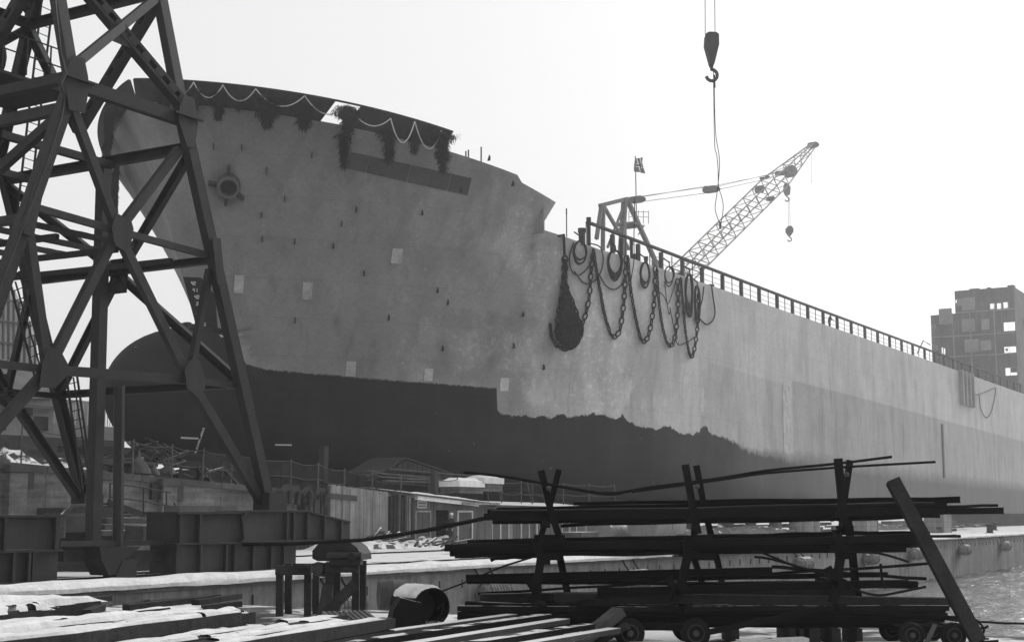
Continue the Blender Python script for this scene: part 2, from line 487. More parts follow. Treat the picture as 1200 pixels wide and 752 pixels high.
def hull_material():
    m = bpy.data.materials.new('hull_paint'); m.use_nodes = True
    n, l = m.node_tree.nodes, m.node_tree.links
    b = n['Principled BSDF']; b.inputs['Roughness'].default_value = .62; b.inputs['Specular IOR Level'].default_value = .3
    geo = n.new('ShaderNodeNewGeometry')
    def vm(vec):
        k = n.new('ShaderNodeVectorMath'); k.operation = 'DOT_PRODUCT'; k.inputs[1].default_value = vec
        l.new(geo.outputs['Position'], k.inputs[0]); return k.outputs['Value']
    def mr(x, a, bb, c, d):
        k = n.new('ShaderNodeMapRange'); k.inputs[1].default_value = a; k.inputs[2].default_value = bb
        k.inputs[3].default_value = c; k.inputs[4].default_value = d; l.new(x, k.inputs[0]); return k.outputs[0]
    def mth(op, x, y):
        k = n.new('ShaderNodeMath'); k.operation = op
        for i, q in enumerate((x, y)):
            if isinstance(q, (int, float)): k.inputs[i].default_value = q
            else: l.new(q, k.inputs[i])
        return k.outputs[0]
    def noise(sc, det=5, st=None):
        t = n.new('ShaderNodeTexNoise'); t.inputs['Scale'].default_value = sc; t.inputs['Detail'].default_value = det
        src = uvz
        if st:
            mp = n.new('ShaderNodeMapping'); mp.inputs['Scale'].default_value = st; l.new(uvz, mp.inputs['Vector']); src = mp.outputs[0]
        l.new(src, t.inputs['Vector']); return t.outputs['Fac']
    u, v, z = vm(D), vm(N), vm(UP)
    cx = n.new('ShaderNodeCombineXYZ'); l.new(u, cx.inputs[0]); l.new(v, cx.inputs[1]); l.new(z, cx.inputs[2]); uvz = cx.outputs[0]
    def curve(pts, u0=60., u1=260., z0=0., z1=30.):
        c = n.new('ShaderNodeFloatCurve'); cm = c.mapping; cu = cm.curves[0]
        P = [((x - u0) / (u1 - u0), (y - z0) / (z1 - z0)) for x, y in pts]
        while len(cu.points) < len(P): cu.points.new(.5, .5)
        for p, q in zip(cu.points, P): p.location = q; p.handle_type = 'VECTOR'
        cm.update(); l.new(mr(u, u0, u1, 0, 1), c.inputs['Value']); return mr(c.outputs[0], 0, 1, z0, z1)
    def mix(f, a, bq):
        k = n.new('ShaderNodeMix'); k.data_type = 'FLOAT'; l.new(f, k.inputs[0])
        for i, q in ((2, a), (3, bq)):
            if isinstance(q, (int, float)): k.inputs[i].default_value = q
            else: l.new(q, k.inputs[i])
        return k.outputs[0]
    def below(h, edge):                              # 1 below height h
        return mr(mth('SUBTRACT', h, z), -edge, edge, 0, 1)
    big = noise(.12, 5); med = noise(.5, 6); fine = noise(3.5, 6); drip = noise(1.0, 5, (.55, .55, .07))
    # topside grey, with coats as patches and haze painted in aft
    c = mth('MULTIPLY', mr(med, .3, .7, .93, 1.07), .25)
    c = mth('MULTIPLY', c, mr(drip, .35, .65, .93, 1.06))
    c = mth('MULTIPLY', c, mr(big, .3, .7, .9, 1.1))
    lim = mth('ADD', u, mr(noise(.22, 5), .3, .7, -2.5, 2.5))
    bright = mr(lim, 86, 91, 0, 1)
    c = mth('MULTIPLY', c, mr(bright, 0, 1, 1, 1.68))  # paler tone aft: the look of haze painted into the topside grey
    blot = mr(noise(.28, 7), .47, .56, 0, 1)
    zone = mth('MULTIPLY', mr(mth('ADD', u, mr(noise(.4, 6), .3, .7, -3, 3)), 79, 83, 0, 1), mr(u, 94, 104, 1, 0))
    c = mth('MULTIPLY', c, mix(mth('MULTIPLY', zone, blot), 1.0, 1.24))
    step_ = mth('MULTIPLY', mth('MULTIPLY', mr(mth('ADD', u, mr(noise(.9, 6), .3, .7, -.7, .7)), 80.2, 80.5, 0, 1), mr(u, 96, 99, 1, 0)), mr(mth('ADD', z, mr(noise(1.3, 6), .3, .7, -.5, .5)), 15.6, 15.9, 0, 1))
    flk = mr(noise(2.4, 7), .56, .62, 0, 1)
    c = mth('MULTIPLY', c, mix(step_, 1.0, 1.14)); c = mth('MULTIPLY', c, mix(mth('MULTIPLY', mth('MULTIPLY', zone, blot), flk), 1.0, 1.22))
    touch = mr(noise(1.0, 6, (.9, .9, .25)), .57, .62, 0, 1)
    tz = mth('MULTIPLY', mth('MULTIPLY', mr(u, 95, 97, 0, 1), mr(u, 108, 110, 1, 0)), mth('MULTIPLY', mr(z, 9.8, 10.4, 0, 1), mr(z, 12.4, 13, 1, 0)))
    c = mix(mth('MULTIPLY', tz, touch), c, mth('MULTIPLY', c, 1.4))
    rust = mr(noise(1.0, 7, (1.4, 1.4, .16)), .60, .70, 0, 1)
    c = mth('MULTIPLY', c, mix(rust, 1.0, .86))
    seamrun = mth('MULTIPLY', mr(noise(.6, 5, (1, 1, .3)), .5, .66, 0, 1), .18)
    c = mth('MULTIPLY', c, mth('SUBTRACT', 1, seamrun))
    # lower band of older primer aft
    older = mth('MULTIPLY', mr(u, 129.7, 130.1, 0, 1), below(curve([(60, 14.55), (130, 14.55), (150, 14.4), (237, 13.4), (260, 13.2)]), .12))
    c = mix(older, c, mth('MULTIPLY', c, .70))
    older2 = mth('MULTIPLY', mth('MULTIPLY', mr(u, 109.4, 109.9, 0, 1), mr(u, 127.2, 127.7, 1, 0)), below(curve([(60, 14.4), (110, 14.4), (128, 14.0), (260, 14)]), .15))
    c = mix(older2, c, mth('MULTIPLY', c, .84))
    mid = mth('MULTIPLY', mth('MULTIPLY', mr(lim, 88, 91, 0, 1), mr(u, 109.4, 109.6, 1, 0)), below(curve([(60, 11.6), (92, 12.0), (100, 14), (110, 14.6), (260, 14)]), .3))
    c = mix(mid, c, mth('MULTIPLY', c, .97))
    # scratched and blistered spots
    spot = mr(noise(.9, 7), .60, .66, 0, 1)
    spots = mth('MULTIPLY', spot, mth('MULTIPLY', mr(u, 83, 86, 0, 1), mr(u, 112, 118, 1, 0)))
    c = mix(spots, c, mth('MULTIPLY', c, 1.10))
    dots = mr(noise(1.6, 2), .74, .77, 0, 1)
    c = mix(mth('MULTIPLY', dots, .35), c, .55)
    # plate seams
    br = n.new('ShaderNodeTexBrick'); br.inputs['Scale'].default_value = 1; br.inputs['Brick Width'].default_value = 9.5; br.inputs['Row Height'].default_value = 2.45
    br.inputs['Mortar Size'].default_value = .03; br.inputs['Mortar Smooth'].default_value = .2
    sw = n.new('ShaderNodeCombineXYZ'); l.new(u, sw.inputs[0]); l.new(z, sw.inputs[1]); l.new(sw.outputs[0], br.inputs['Vector'])
    seam = br.outputs['Fac']
    c = mix(mth('MULTIPLY', seam, .28), c, mth('MULTIPLY', c, .6))
    # bottom paint, with its ragged brushed edge
    edge = [(60, 17), (66.0, 11.6), (69.7, 11.5), (71.6, 11.37), (78.5, 10.94), (84.4, 10.70), (85.3, 8.95), (86.6, 8.8), (89.7, 8.73), (90.1, 9.05), (91.2, 9.03), (93.4, 9.26), (95.2, 8.84),
            (95.8, 9.38), (96.9, 8.53), (98.9, 8.56), (100.0, 8.25), (101.9, 8.95), (103.3, 8.17), (107.2, 8.36), (108.5, 9.19), (110.4, 8.37), (113, 8.27), (118.8, 7.41), (127.5, 7.26), (132, 7.2), (170, 6.6), (260, 6)]
    fore = curve([(60, 17), (66.0, 11.6), (69.7, 11.5), (71.6, 11.37), (78.5, 10.94), (85.5, 10.67), (90, 10.5), (260, 10)])
    h = mth('ADD', mix(mr(u, 85.47, 85.53, 0, 1), fore, curve(edge)), mth('MULTIPLY', mr(u, 85.6, 86.5, 0, 1), mr(noise(1.1, 8), .3, .7, -.2, .2)))
    soft = mr(u, 112, 134, .06, .9)  # paint edge blurred aft, part of the painted haze
    bot = mr(mth('DIVIDE', mth('SUBTRACT', mth('ADD', h, mr(noise(4.0, 6), .3, .7, -.06, .06)), z), soft), -1, 1, 0, 1)
    at = n.new('ShaderNodeAttribute'); at.attribute_name = 'from_stem'
    st = mth('MULTIPLY', mr(mth('SUBTRACT', at.outputs['Fac'], mth('MINIMUM', mr(z, 11.5, 15.5, .8, 1.32), mr(z, 16, 17, 1.32, .88))), -.03, .03, 1, 0), mr(z, 16.95, 17.0, 1, 0))
    bot = mth('MAXIMUM', bot, st)
    dark = mth('MULTIPLY', mth('MULTIPLY', mr(med, .3, .7, .8, 1.25), mr(drip, .3, .7, .85, 1.15)), .023)
    dark = mix(mth('MULTIPLY', mr(noise(2.2, 3), .73, .76, 0, 1), .5), dark, .22)
    dark = mix(mth('MULTIPLY', seam, .3), dark, .04)
    dark = mix(mr(mth('ADD', u, mr(big, .3, .7, -6, 6)), 112, 142, 0, 1), dark, mth('MULTIPLY', mr(drip, .3, .7, .9, 1.1), .13))  # dark paint turns mid grey aft: distance haze painted into its colour
    c = mix(bot, c, dark)
    l.new(mr(bot, 0, 1, .62, .9), b.inputs['Roughness']); l.new(mr(bot, 0, 1, .3, .12), b.inputs['Specular IOR Level'])
    c = mth('MULTIPLY', c, mr(fine, .3, .7, .94, 1.06)); c = mth('MULTIPLY', c, mr(noise(9.0, 3), .3, .7, .90, 1.10))
    cb = n.new('ShaderNodeCombineColor')
    for i in range(3): l.new(c, cb.inputs[i])
    l.new(cb.outputs[0], b.inputs['Base Color'])
    bp = n.new('ShaderNodeBump'); bp.inputs['Strength'].default_value = .25; bp.inputs['Distance'].default_value = .09
    hgt = mth('ADD', mth('MULTIPLY', noise(.45, 4), 1.0), mth('MULTIPLY', seam, -.12))
    l.new(hgt, bp.inputs['Height']); l.new(bp.outputs[0], b.inputs['Normal'])
    return m
hull.data.materials.append(hull_material())
# decks (forecastle and main)
b = MB()
ud = [64 + i * 1.5 for i in range(15)]
P = [W(u, VC - hull_hb(u, top_z(u)) * .99, top_z(u) - .12) for u in ud] + [W(u, VC + hull_hb(u, top_z(u)) * .99, top_z(u) - .12) for u in reversed(ud)]
k = len(ud)
b.add(P, [(i, i + 1, 2 * k - 2 - i, 2 * k - 1 - i) for i in range(k - 1)])
ud = [86.5 + 10 * i for i in range(25)]
P = [W(u, VC - hull_hb(u, top_z(u)) * .995, top_z(u) - .10) for u in ud] + [W(u, VC + hull_hb(u, top_z(u)) * .995, top_z(u) - .10) for u in reversed(ud)]
k = len(ud)
b.add(P, [(i, i + 1, 2 * k - 2 - i, 2 * k - 1 - i) for i in range(k - 1)])
b.uvz(84.3, 84.45, VC - 16.6, VC + 16.6, 21.2, 23.6)
b.uvz(329.9, 330.1, VC - 17.9, VC + 17.9, -3, 21)
b.build('deck', M['house2'], ship)
for side in (-1, 1):                                 # raked end plates of the forecastle side
    q = [hp(84.52, 21.62, 0, side), hp(84.52, 23.655, 0, side), hp(85.32, 23.47, 0, side), hp(84.75, 21.60, 0, side)]
    b = MB(); b.prism([p for p in q], hull_n(84.5, 22.5, side) * -.06); b.build('end_plate', hull.data.materials[0], ship)
# bulwark round the forecastle, two openings, a rail over the top
def bul_top(u): x = u - UT; return ZT - SL * x - SL2 * x * x
def bul_seg(u0, u1, side, zf=lambda u: top_z(u) - .02, nn=14, stem=False):
    b = MB(); vs, fs = [], []
    for i in range(nn + 1):
        t = i / nn; t = t * t if stem else t
        u = u0 + (u1 - u0) * t
        for z in (max(zf(u), 0), bul_top(u)):
            for off in (.03, -.05):
                uu = max(u, pars(z)[0] + .001)
                p = W(uu, VC + side * max(hull_hb(uu, min(z, 28.6)), 0.0 if stem and i == 0 else .01), z); vs.append(p + hull_n(uu + .15, z, side) * off)
    for i in range(nn):
        a = 4 * i
        fs += [(a, a + 4, a + 6, a + 2), (a + 1, a + 3, a + 7, a + 5), (a + 2, a + 6, a + 7, a + 3)]
    fs += [(0, 2, 3, 1), (4 * nn, 4 * nn + 1, 4 * nn + 3, 4 * nn + 2)]
    b.add(vs, fs, True)
    return b.build('bulwark', M['bulwark'], ship)
for side in (-1, 1):
    bul_seg(61.6, 68.85, side, stem=True, nn=24)
    bul_seg(70.1, 75.6, side)
    P = [hp(max(u, pars(min(bul_top(u), 28.6))[0] + .01), bul_top(u) - .02, 0, side) for u in [61.6 + 14 * (i / 40) ** 2 for i in range(41)]]
    MB().tube(P, .07, 6).build('bulwark_rail', M['bulwark'], ship)
# hull fittings
def frame_at(px, py):
    p = hit(px, py); u, z = U_(p), p.z; nn = hull_n(u, z)
    al = (hp(u + .3, z) - hp(u - .3, z)).normalized(); up = nn.cross(al).normalized()
    if up.z < 0: up = -up
    return p, nn, al, up
# anchor hawse pipe
p, nn, al, up = frame_at(268, 216)
b = MB()
ax = (nn * 1 + UP * -.15).normalized()
b.lathe(p - ax * .3, ax, [(0, .75), (.9, .72), (1.0, .64), (1.0, .52), (.5, .46), (-.1, .44), (-.2, .02)], 22); hz = b.build('hawse_pipe', M['band'], ship)
b = MB(); b.torus(p + ax * .72, al * .62, up * .62, .09, 22, 6); b.build('rim', M['hall_roof'], hz)
b = MB(); b.lathe(p + ax * .45, ax, [(0, .46), (.02, .46), (.03, .02)], 18); b.build('throat', M['glass_dark'], hz)  # near-black disc stands for the shade inside the hawse pipe
for a in (90, 175, 262, 318):
    d = al * math.cos(math.radians(a)) + up * math.sin(math.radians(a))
    MB().box(p + d * .98 + ax * .2, d * .28, d.cross(ax) * .10, ax * .3).build('bracket', M['lug'], hz)
# dark band of replaced plating: six plates
T0, T1, B0, B1 = (411, 178), (553, 209), (405, 197), (548, 229)
for i in range(6):
    f0, f1 = i / 6 + .004, (i + 1) / 6 - .004; b = MB(); vs = []
    for f in (f0, (f0 + f1) / 2, f1):
        for g in (0, .5, 1):
            x = (T0[0] + (T1[0] - T0[0]) * f) * (1 - g) + (B0[0] + (B1[0] - B0[0]) * f) * g
            y = (T0[1] + (T1[1] - T0[1]) * f) * (1 - g) + (B0[1] + (B1[1] - B0[1]) * f) * g
            vs.append(hit(x, y, .05))
    b.add(vs, [(0, 1, 4, 3), (1, 2, 5, 4), (3, 4, 7, 6), (4, 5, 8, 7)]); b.prism([vs[0], vs[2], vs[8], vs[6]], hull_n(76, 24) * -.09)
    b.build('dark_plate', M['band'], ship)
# pale primed pads and small steel lugs
for (px, py, w, h) in [(465, 300, .36, .52), (280, 333, .3, .6), (360, 341, .32, .58), (411, 432, .34, .5), (502, 439, .32, .42), (591, 450, .34, .58), (671, 455, .3, .6)]:
    p, nn, al, up = frame_at(px, py); MB().box(p, al * w, up * h, nn * .05).build('primed_pad', M['pad'], ship)
for (px, py) in [(365, 182), (333, 233), (417, 245), (494, 249), (306, 252), (307, 280), (524, 354), (612, 368), (601, 405), (512, 340), (390, 288), (312, 200), (400, 262), (345, 375), (455, 372), (250, 172), (283, 173), (572, 185), (539, 222), (600, 215), (518, 408), (636, 430), (345, 283), (426, 320)]:
    p, nn, al, up = frame_at(px, py); b = MB(); b.prism([p + up * .22, p - up * .22, p - up * .1 + nn * .3, p + up * .12 + nn * .22], al * .04); b.build('steel_lug', M['lug'], ship)
# load and draft marks (white numerals in two columns near the stem)
def digit(b, p, al, up, nn, ch, h):
    SEG = {'0': 'abcdef', '1': 'bc', '2': 'abged', '3': 'abgcd', '4': 'fgbc', '5': 'afgcd', '6': 'afgedc', '7': 'abc', '8': 'abcdefg', '9': 'abcdfg'}
    w = h * .5; t = h * .09
    pos = {'a': (0, .5, 1), 'g': (0, 0, 1), 'd': (0, -.5, 1), 'b': (.5, .25, 0), 'c': (.5, -.25, 0), 'f': (-.5, .25, 0), 'e': (-.5, -.25, 0)}
    for s in SEG[ch]:
        x, y, hz_ = pos[s]; c = p + al * x * w + up * y * h + nn * .02
        b.box(c, al * (w / 2 + t if hz_ else t), up * (t if hz_ else h / 4 + t), nn * .015)
b = MB()
for i, txt in enumerate(['42', '41', '40', '39', '38', '37', '36', '35', '34', '33', '32', '31']):
    z = 16.6 - i * .42
    u = pars(z)[0] + .45
    p = hp(u, z); nn = hull_n(u, z); al = (hp(u + .3, z) - hp(u, z)).normalized(); up = nn.cross(al); up = up if up.z > 0 else -up
    for k_, ch in enumerate(txt): digit(b, p + al * (.16 * k_ - .1), al, up, nn, ch, .2)
b.build('draft_marks', M['white'], ship, kind='stuff')
b = MB()
for i in range(7):
    p, nn, al, up = frame_at(238 - i * 1.5, 503 + i * 4.4)
    digit(b, p, al, up, nn, str(9 - i), .2)
p, nn, al, up = frame_at(222, 513); b.box(p, al * .62, up * .05, nn * .03)
p, nn, al, up = frame_at(332, 521); b.box(p, al * .55, up * .04, nn * .03)
b.build('lower_draft_marks', M['white'], ship, kind='stuff')
# bow chock: gear lying on the bulb's back
b = MB()
for i in range(6): q = W(66.5 + i * .35, VC - .3, 13.75 - .02 * i); b.box(q, D * .16, N * .2, UP * random.uniform(.1, .3))
b.build('padeye', M['lug'], ship)

# deck edge railing: heavy posts, thin posts between, a heavy top rail
pxs = [718, 748, 775, 800, 823, 847, 869, 890, 911, 929, 947, 965, 981.5, 998, 1014, 1029, 1043, 1057, 1070, 1084]
vr_ = VC - HB + .35
posts = [U_(aV(x, 300 + (x - 700) * .33, vr_)) for x in pxs]
while posts[-1] < 238: posts.append(posts[-1] + 4.9)
for i, u in enumerate(posts):
    zt = top_z(u)
    MB().uvz(u - .16, u + .16, vr_ - .13, vr_ + .13, zt - .1, zt + 1.42).build('rail_post', M['rail'], ship)
    if i + 1 < len(posts):
        for f in (.5,):
            x = u + (posts[i + 1] - u) * f; MB().uvz(x - .03, x + .03, vr_ - .03, vr_ + .03, zt - .1, zt + 1.42).build('thin_post', M['rail'], ship)
u0 = posts[0] - 3.5
for a, c in [(u0, 130), (130, 185), (185, 240)]:
    MB().beam(W(a, vr_, top_z(a) + 1.5), W(c, vr_, top_z(c) + 1.5), .3, .16).build('top_rail', M['rail'], ship)
for h in (.5, .95):
    MB().beam(W(u0 + 10, vr_, top_z(95) + h), W(240, vr_, top_z(240) + h), .025, .025).build('guard_wire', M['rail'], ship)
# bollards, stub posts and fairleads near the break of the forecastle
for px, py, w, h in [(664, 272, .08, 1.9), (682, 281, .5, 1.1), (690, 283, .3, 2.2), (687, 283, .06, 1.8), (728, 294, .3, 1.6), (740, 297, .25, 1.8), (745, 301, .5, .8), (757, 305, .3, .9), (797, 318, .55, .5), (833, 333, .5, .45), (845, 337, .5, .4)]:
    p = aV(px, py, VC - HB + .9); u = U_(p); zt = top_z(u)
    b = MB(); b.lathe(W(u, VC - HB + .9, zt - .15), UP, [(0, w * .5), (h * .85, w * .5), (h * .86, w * .62), (h + .15, w * .6)], 10); b.build('bollard', M['rail'], ship)
# stub posts along the forecastle edge
for px, py, h in [(566, 189, 1.0), (551, 184, .5), (548, 183, .35)]:
    p = hit(px, py + 2); u = U_(p); MB().beam(hp(u, top_z(u) - .1, -.2), hp(u, top_z(u) - .1, -.2) + UP * (h + .1), .07, .07, D).build('stanchion', M['rail'], ship)
# side platform and pipe on the quarter
p = aV(1127, 462, VC - HB); u = U_(p)
b = MB()
for i in range(4): b.uvz(u - 1.2 + i * 2.1, u - .7 + i * 2.1, VC - HB - .55, VC - HB - .02, top_z(u) - 4.6, top_z(u) + .15)
b.build('side_frame', M['house2'], ship)
p = aV(1104, 508, VC - HB); u = U_(p)
MB().uvz(u - .35, u + .35, VC - HB - .12, VC - HB - .01, 6.5, 13.4).build('doubling_strip', M['band'], ship)
p = aV(922, 490, VC - HB); u = U_(p)
MB().uvz(u - 1.0, u + 1.0, VC - HB - .03, VC - HB + .02, 7.6, 13.9).build('primed_strip', M['pad'], ship)
p0, p1 = hit(520, 372, .03), hit(640, 405, .03)

# ------------------------------------------------------------------ launch chains, coils and the spruce garland
VS = VC - HB - .16                                    # just off the flat side
def sp(px, py, off=.16): return hit(px, py, off)
def chain(points, lab, step=.42, r=.062, name='drag_chain'):
    P = [sp(x, y, .2) for x, y in points]; Q = []
    m_ = len(P)                                       # resample
    seg = []
    for a, c in zip(P, P[1:]):
        k_ = max(1, int((c - a).length / .1)); seg += [a.lerp(c, i / k_) for i in range(k_)]
    seg.append(P[-1]); acc = 0; Q = [seg[0]]
    for a, c in zip(seg, seg[1:]):
        acc += (c - a).length
        if acc >= step: Q.append(c); acc = 0
    b = MB(); nn = -N
    for i, (a, c) in enumerate(zip(Q, Q[1:])):
        d = (c - a).normalized(); mid = (a + c) / 2; s = d.cross(nn).normalized()
        wv = s if i % 2 else (nn * .8 + s * .6).normalized()
        b.torus(mid, d * step * .66, wv * step * .36, r, 10, 5)
    return tag(b.build(name, M['chain']), lab, 'chain', 'drag chains hanging on the ship side')
def smooth(pts, n=6):
    out = []
    P = [pts[0]] + list(pts) + [pts[-1]]
    for i in range(1, len(P) - 2):
        for k_ in range(n):
            t = k_ / n; a, b_, c, d = P[i - 1], P[i], P[i + 1], P[i + 2]
            out.append(tuple(.5 * (2 * b_[j] + (c[j] - a[j]) * t + (2 * a[j] - 5 * b_[j] + 4 * c[j] - d[j]) * t * t + (3 * b_[j] - a[j] - 3 * c[j] + d[j]) * t ** 3) for j in range(2)))
    out.append(tuple(pts[-1])); return out
chain(smooth([(677, 388), (683, 372), (688, 350), (690, 325), (692, 296)]), 'chain rising from the big chain bundle to the deck edge')
chain(smooth([(693, 292), (697, 318), (701, 340), (706, 367), (713, 390), (718, 395), (724, 387), (728, 360), (730, 330), (731, 300)]), 'first full chain loop right of the chain bundle')
chain(smooth([(733, 300), (736, 335), (741, 365), (747, 392), (752, 401), (758, 391), (763, 362), (765, 335), (765, 312)]), 'second full chain loop, between the second and third rope coils')
chain(smooth([(767, 315), (769, 350), (773, 380), (779, 402), (784, 405), (789, 392), (792, 355), (791, 322)]), 'third full chain loop, under the third and fourth rope coils')
chain(smooth([(795, 326), (798, 360), (801, 392), (806, 417), (810, 414), (814, 390), (816, 360), (815, 340)]), 'last and lowest chain loop beside the bunched rope coil', .36)
chain(smooth([(643, 378), (644, 392), (650, 404), (660, 409), (670, 403), (677, 388)]), 'loose chain loop slung under the big chain bundle')
# bundle
t = thing('chain_bundle', sp(661, 405, .5), 'pear shaped bundle of heavy chains hung from the deck edge by a single strap', 'chain bundle', None)
top = sp(659, 274, .15)
MB().tube([hp(U_(top) - .5, 21.2, -.6), hp(U_(top) - .2, 21.35, .1), top, sp(659, 300, .25)], .1, 6).build('strap', M['rope'], t)
b = MB()
for i in range(4):
    p = sp(659, 303 + i * 5, .3); b.torus(p, UP * .26, (D if i % 2 else -N) * .2, .085, 12, 6)
b.build('shackle', M['chain'], t)
for k_ in range(34):
    a = random.uniform(-1, 1); dep = random.uniform(0, 1); drop = random.uniform(368, 404)
    x1 = 660 + a * 17 * (1 - .25 * abs(a)); drop = 386 + (drop - 368) * .55; x1 = 660 + a * 15.5 * (1 - .25 * abs(a)); pts = [(659, 318), (659 + a * 3, 338), (660 + a * 7, 354), (x1, 377), (661 + a * 10 + random.uniform(-4, 4), drop), (661 - a * 9 + random.uniform(-4, 4), drop - random.uniform(0, 14)), (660 - a * 14, 376)]
    P = []
    for j, (x, y) in enumerate(smooth(pts, 4)): P.append(hit(x, y, .25 + dep * .9 * min(1, max(0, (y - 335) / 40))))
    b = MB()
    st = .38; acc = 0; Q = [P[0]]
    for u_, w_ in zip(P, P[1:]):
        acc += (w_ - u_).length
        if acc > st * .8: Q.append(w_); acc = 0
    for i, (u_, w_) in enumerate(zip(Q, Q[1:])):
        d = (w_ - u_); L_ = d.length; d.normalize(); s = d.cross(-N)
        if s.length < .01: continue
        s.normalize(); b.torus((u_ + w_) / 2, d * L_ * .62, (s if i % 2 else -N) * .15, .07, 8, 4)
    b.build('chain_strand', M['chain'], t)
def rope(pts, lab, r=.05, off=.14, grp=None, name='hanging_rope', m='rope', cat='rope'):
    P = [sp(x, y, off) for x, y in smooth(pts, 5)]
    b = MB(); b.tube(P, r, 6); return tag(b.build(name, M[m]), lab, cat, grp)
def coil(px, py, rx, ry, turns, lab, r=.055, spread=.14):
    c = sp(px, py, .22); b = MB(); sc = (c - CAM).length / F; P = []
    al = (sp(px + 2, py) - sp(px - 2, py)).normalized(); fx = 1 / max(.3, al.dot(Vector((1, 0, 0))))
    n_ = 20
    for i in range(turns * n_ + 1):
        a = 2 * PI * i / n_ + PI / 2; kx = 1 + spread * math.sin(i * .31 + px) ; ky = 1 + spread * math.cos(i * .23)
        P.append(c + al * rx * sc * fx * kx * math.cos(a) + UP * (ry * sc * ky * math.sin(a) + ry * sc * (1 - ky)) - N * (.05 * math.sin(i * .11)))
    b.tube(P, r, 5)
    w_ = c + UP * ry * sc
    b.tube([w_ + UP * .7 + N * .45, w_ + UP * .35 - N * .02, w_ - UP * .15 - N * .1], r, 5)
    return tag(b.build('rope_coil', M['rope']), lab, 'rope coil', 'rope coils hung along the deck edge')
coil(677, 294, 7.5, 12.5, 4, 'round rope coil nearest the chain bundle')
coil(718, 309, 8.5, 16, 9, 'thick rope coil between the first and second chain loops')
coil(753, 321, 6, 13.5, 6, 'narrow rope coil above the second chain loop')
coil(781, 323, 6.5, 10.5, 2, 'thin open rope coil left of the bunched coil')
coil(805, 343, 5.0, 22, 13, 'tall bunched rope coil above the lowest chain loop', .06, .16)
coil(814, 355, 3.5, 20, 7, 'slim rope hank just right of the bunched coil', .06, .12)
rope([(671, 283), (666, 300), (668, 316), (677, 322), (690, 310), (692, 296)], 'slack rope loop around the first coil')
rope([(690, 285), (702, 290), (705, 308), (698, 326), (684, 332), (672, 318)], 'wide slack rope crossing the first chain')
rope([(700, 320), (708, 334), (718, 339), (727, 333), (730, 324)], 'slack rope bight under the thick coil')
rope([(742, 232), (741, 275), (741, 305), (738, 325), (737, 338)], 'vertical rope between the thick coil and the narrow coil', .04)
rope([(768, 340), (776, 347), (781, 356), (787, 340), (790, 330)], 'thin rope crossing under the open coil', .04)
rope([(777, 330), (779, 350), (782, 368), (784, 362)], 'short rope end hanging from the open coil', .04)
rope([(783, 360), (788, 385), (792, 403), (803, 401), (812, 395)], 'thin rope slung under the last two chain loops', .04)
rope([(823, 336), (821, 352), (817, 364), (815, 372)], 'rope leading from the fairlead down to the bunched coil', .06)
rope([(832, 334), (834, 350), (836, 366), (833, 376), (826, 380), (818, 373), (816, 367)], 'rightmost thick rope loop below the railing', .065)
rope([(1146, 462), (1148, 478), (1154, 489), (1160, 484), (1164, 468), (1166, 455)], 'slack rope loop hanging near the stern quarter', .06)
rope([(1130, 466), (1148, 461), (1166, 454)], 'rope stretched across the side near the quarter', .05)

# spruce garland: bunches along the bulwark, white rope swags between
def bunch(pos, w, h, lab, nn):
    b = MB(); al = nn.cross(UP).normalized()
    h *= .78
    for i in range(int(170 + 380 * w * h)):
        t_ = random.random() ** 1.2
        wid = w * (1 - .85 * t_ ** .8) * random.uniform(.1, 1.15) * (1 + .35 * math.sin(t_ * 11 + w * 9))
        c = pos + al * random.choice((-1, 1)) * wid * .55 * random.random() ** .6 - UP * h * t_ + nn * random.uniform(.02, .35)
        d = (al * random.uniform(-.8, .8) - UP * random.uniform(.3, 1.4) + nn * random.uniform(-.2, .6)).normalized()
        s = d.cross(nn + Vector((.1, .2, random.uniform(-1, 1)))).normalized(); L_ = random.uniform(.2, .62)
        b.add([c - s * .035, c + d * L_, c + s * .035, c + d * L_ * .4 + nn * .06], [(0, 1, 3), (2, 1, 3)])
    return tag(b.build('spruce_bunch', M['spruce']), lab, 'garland', 'spruce bunches along the bulwark')
def bul_at(px, frac=.9):                              # a point on the port bulwark below its top, at a picture column
    lo, hi = 61.8, 76.0
    for _ in range(40):
        mid = (lo + hi) / 2; z = bul_top(mid) * frac + top_z(mid) * (1 - frac); p = hp(mid, z)
        q = p - CAM; x = CX + F * q.x / (q.y * math.cos(TH) + q.z * math.sin(TH))
        if x < px: lo = mid
        else: hi = mid
    return hp(mid, z, .1), hull_n(mid, z), mid
for px, w, h, frac, lab in [(228, 1.7, 2.2, .8, 'spruce bunch on the bow just right of the crane leg'), (258, 1.2, 2.1, .75, 'small spruce bunch second from the crane leg'),
        (282, .7, 1.0, .7, 'thin spruce sprig on the bulwark between two bunches'), (314, 2.2, 2.5, .85, 'wide spruce bunch in the middle of the dark bulwark'), (357, 2.0, 2.0, .75, 'spruce bunch just left of the bulwark opening'),
        (407, 1.9, 2.1, .95, 'spruce bunch just right of the bulwark opening'), (403, .9, 2.6, -.25, 'ragged spruce tail hanging below the bulwark opening'), (455, 1.3, 2.6, .4, 'drooping spruce bunch above the dark band of plates'),
        (484, 1.0, 1.7, .6, 'small spruce bunch near the after end of the bulwark'), (517, 1.5, 3.2, .9, 'spruce bunch at the after end of the bulwark'), (196, 1.5, 1.8, .7, 'spruce bunch behind the crane leg at the stem')]:
    p, nn, u = bul_at(px, frac); bunch(p, w, h, lab, nn)
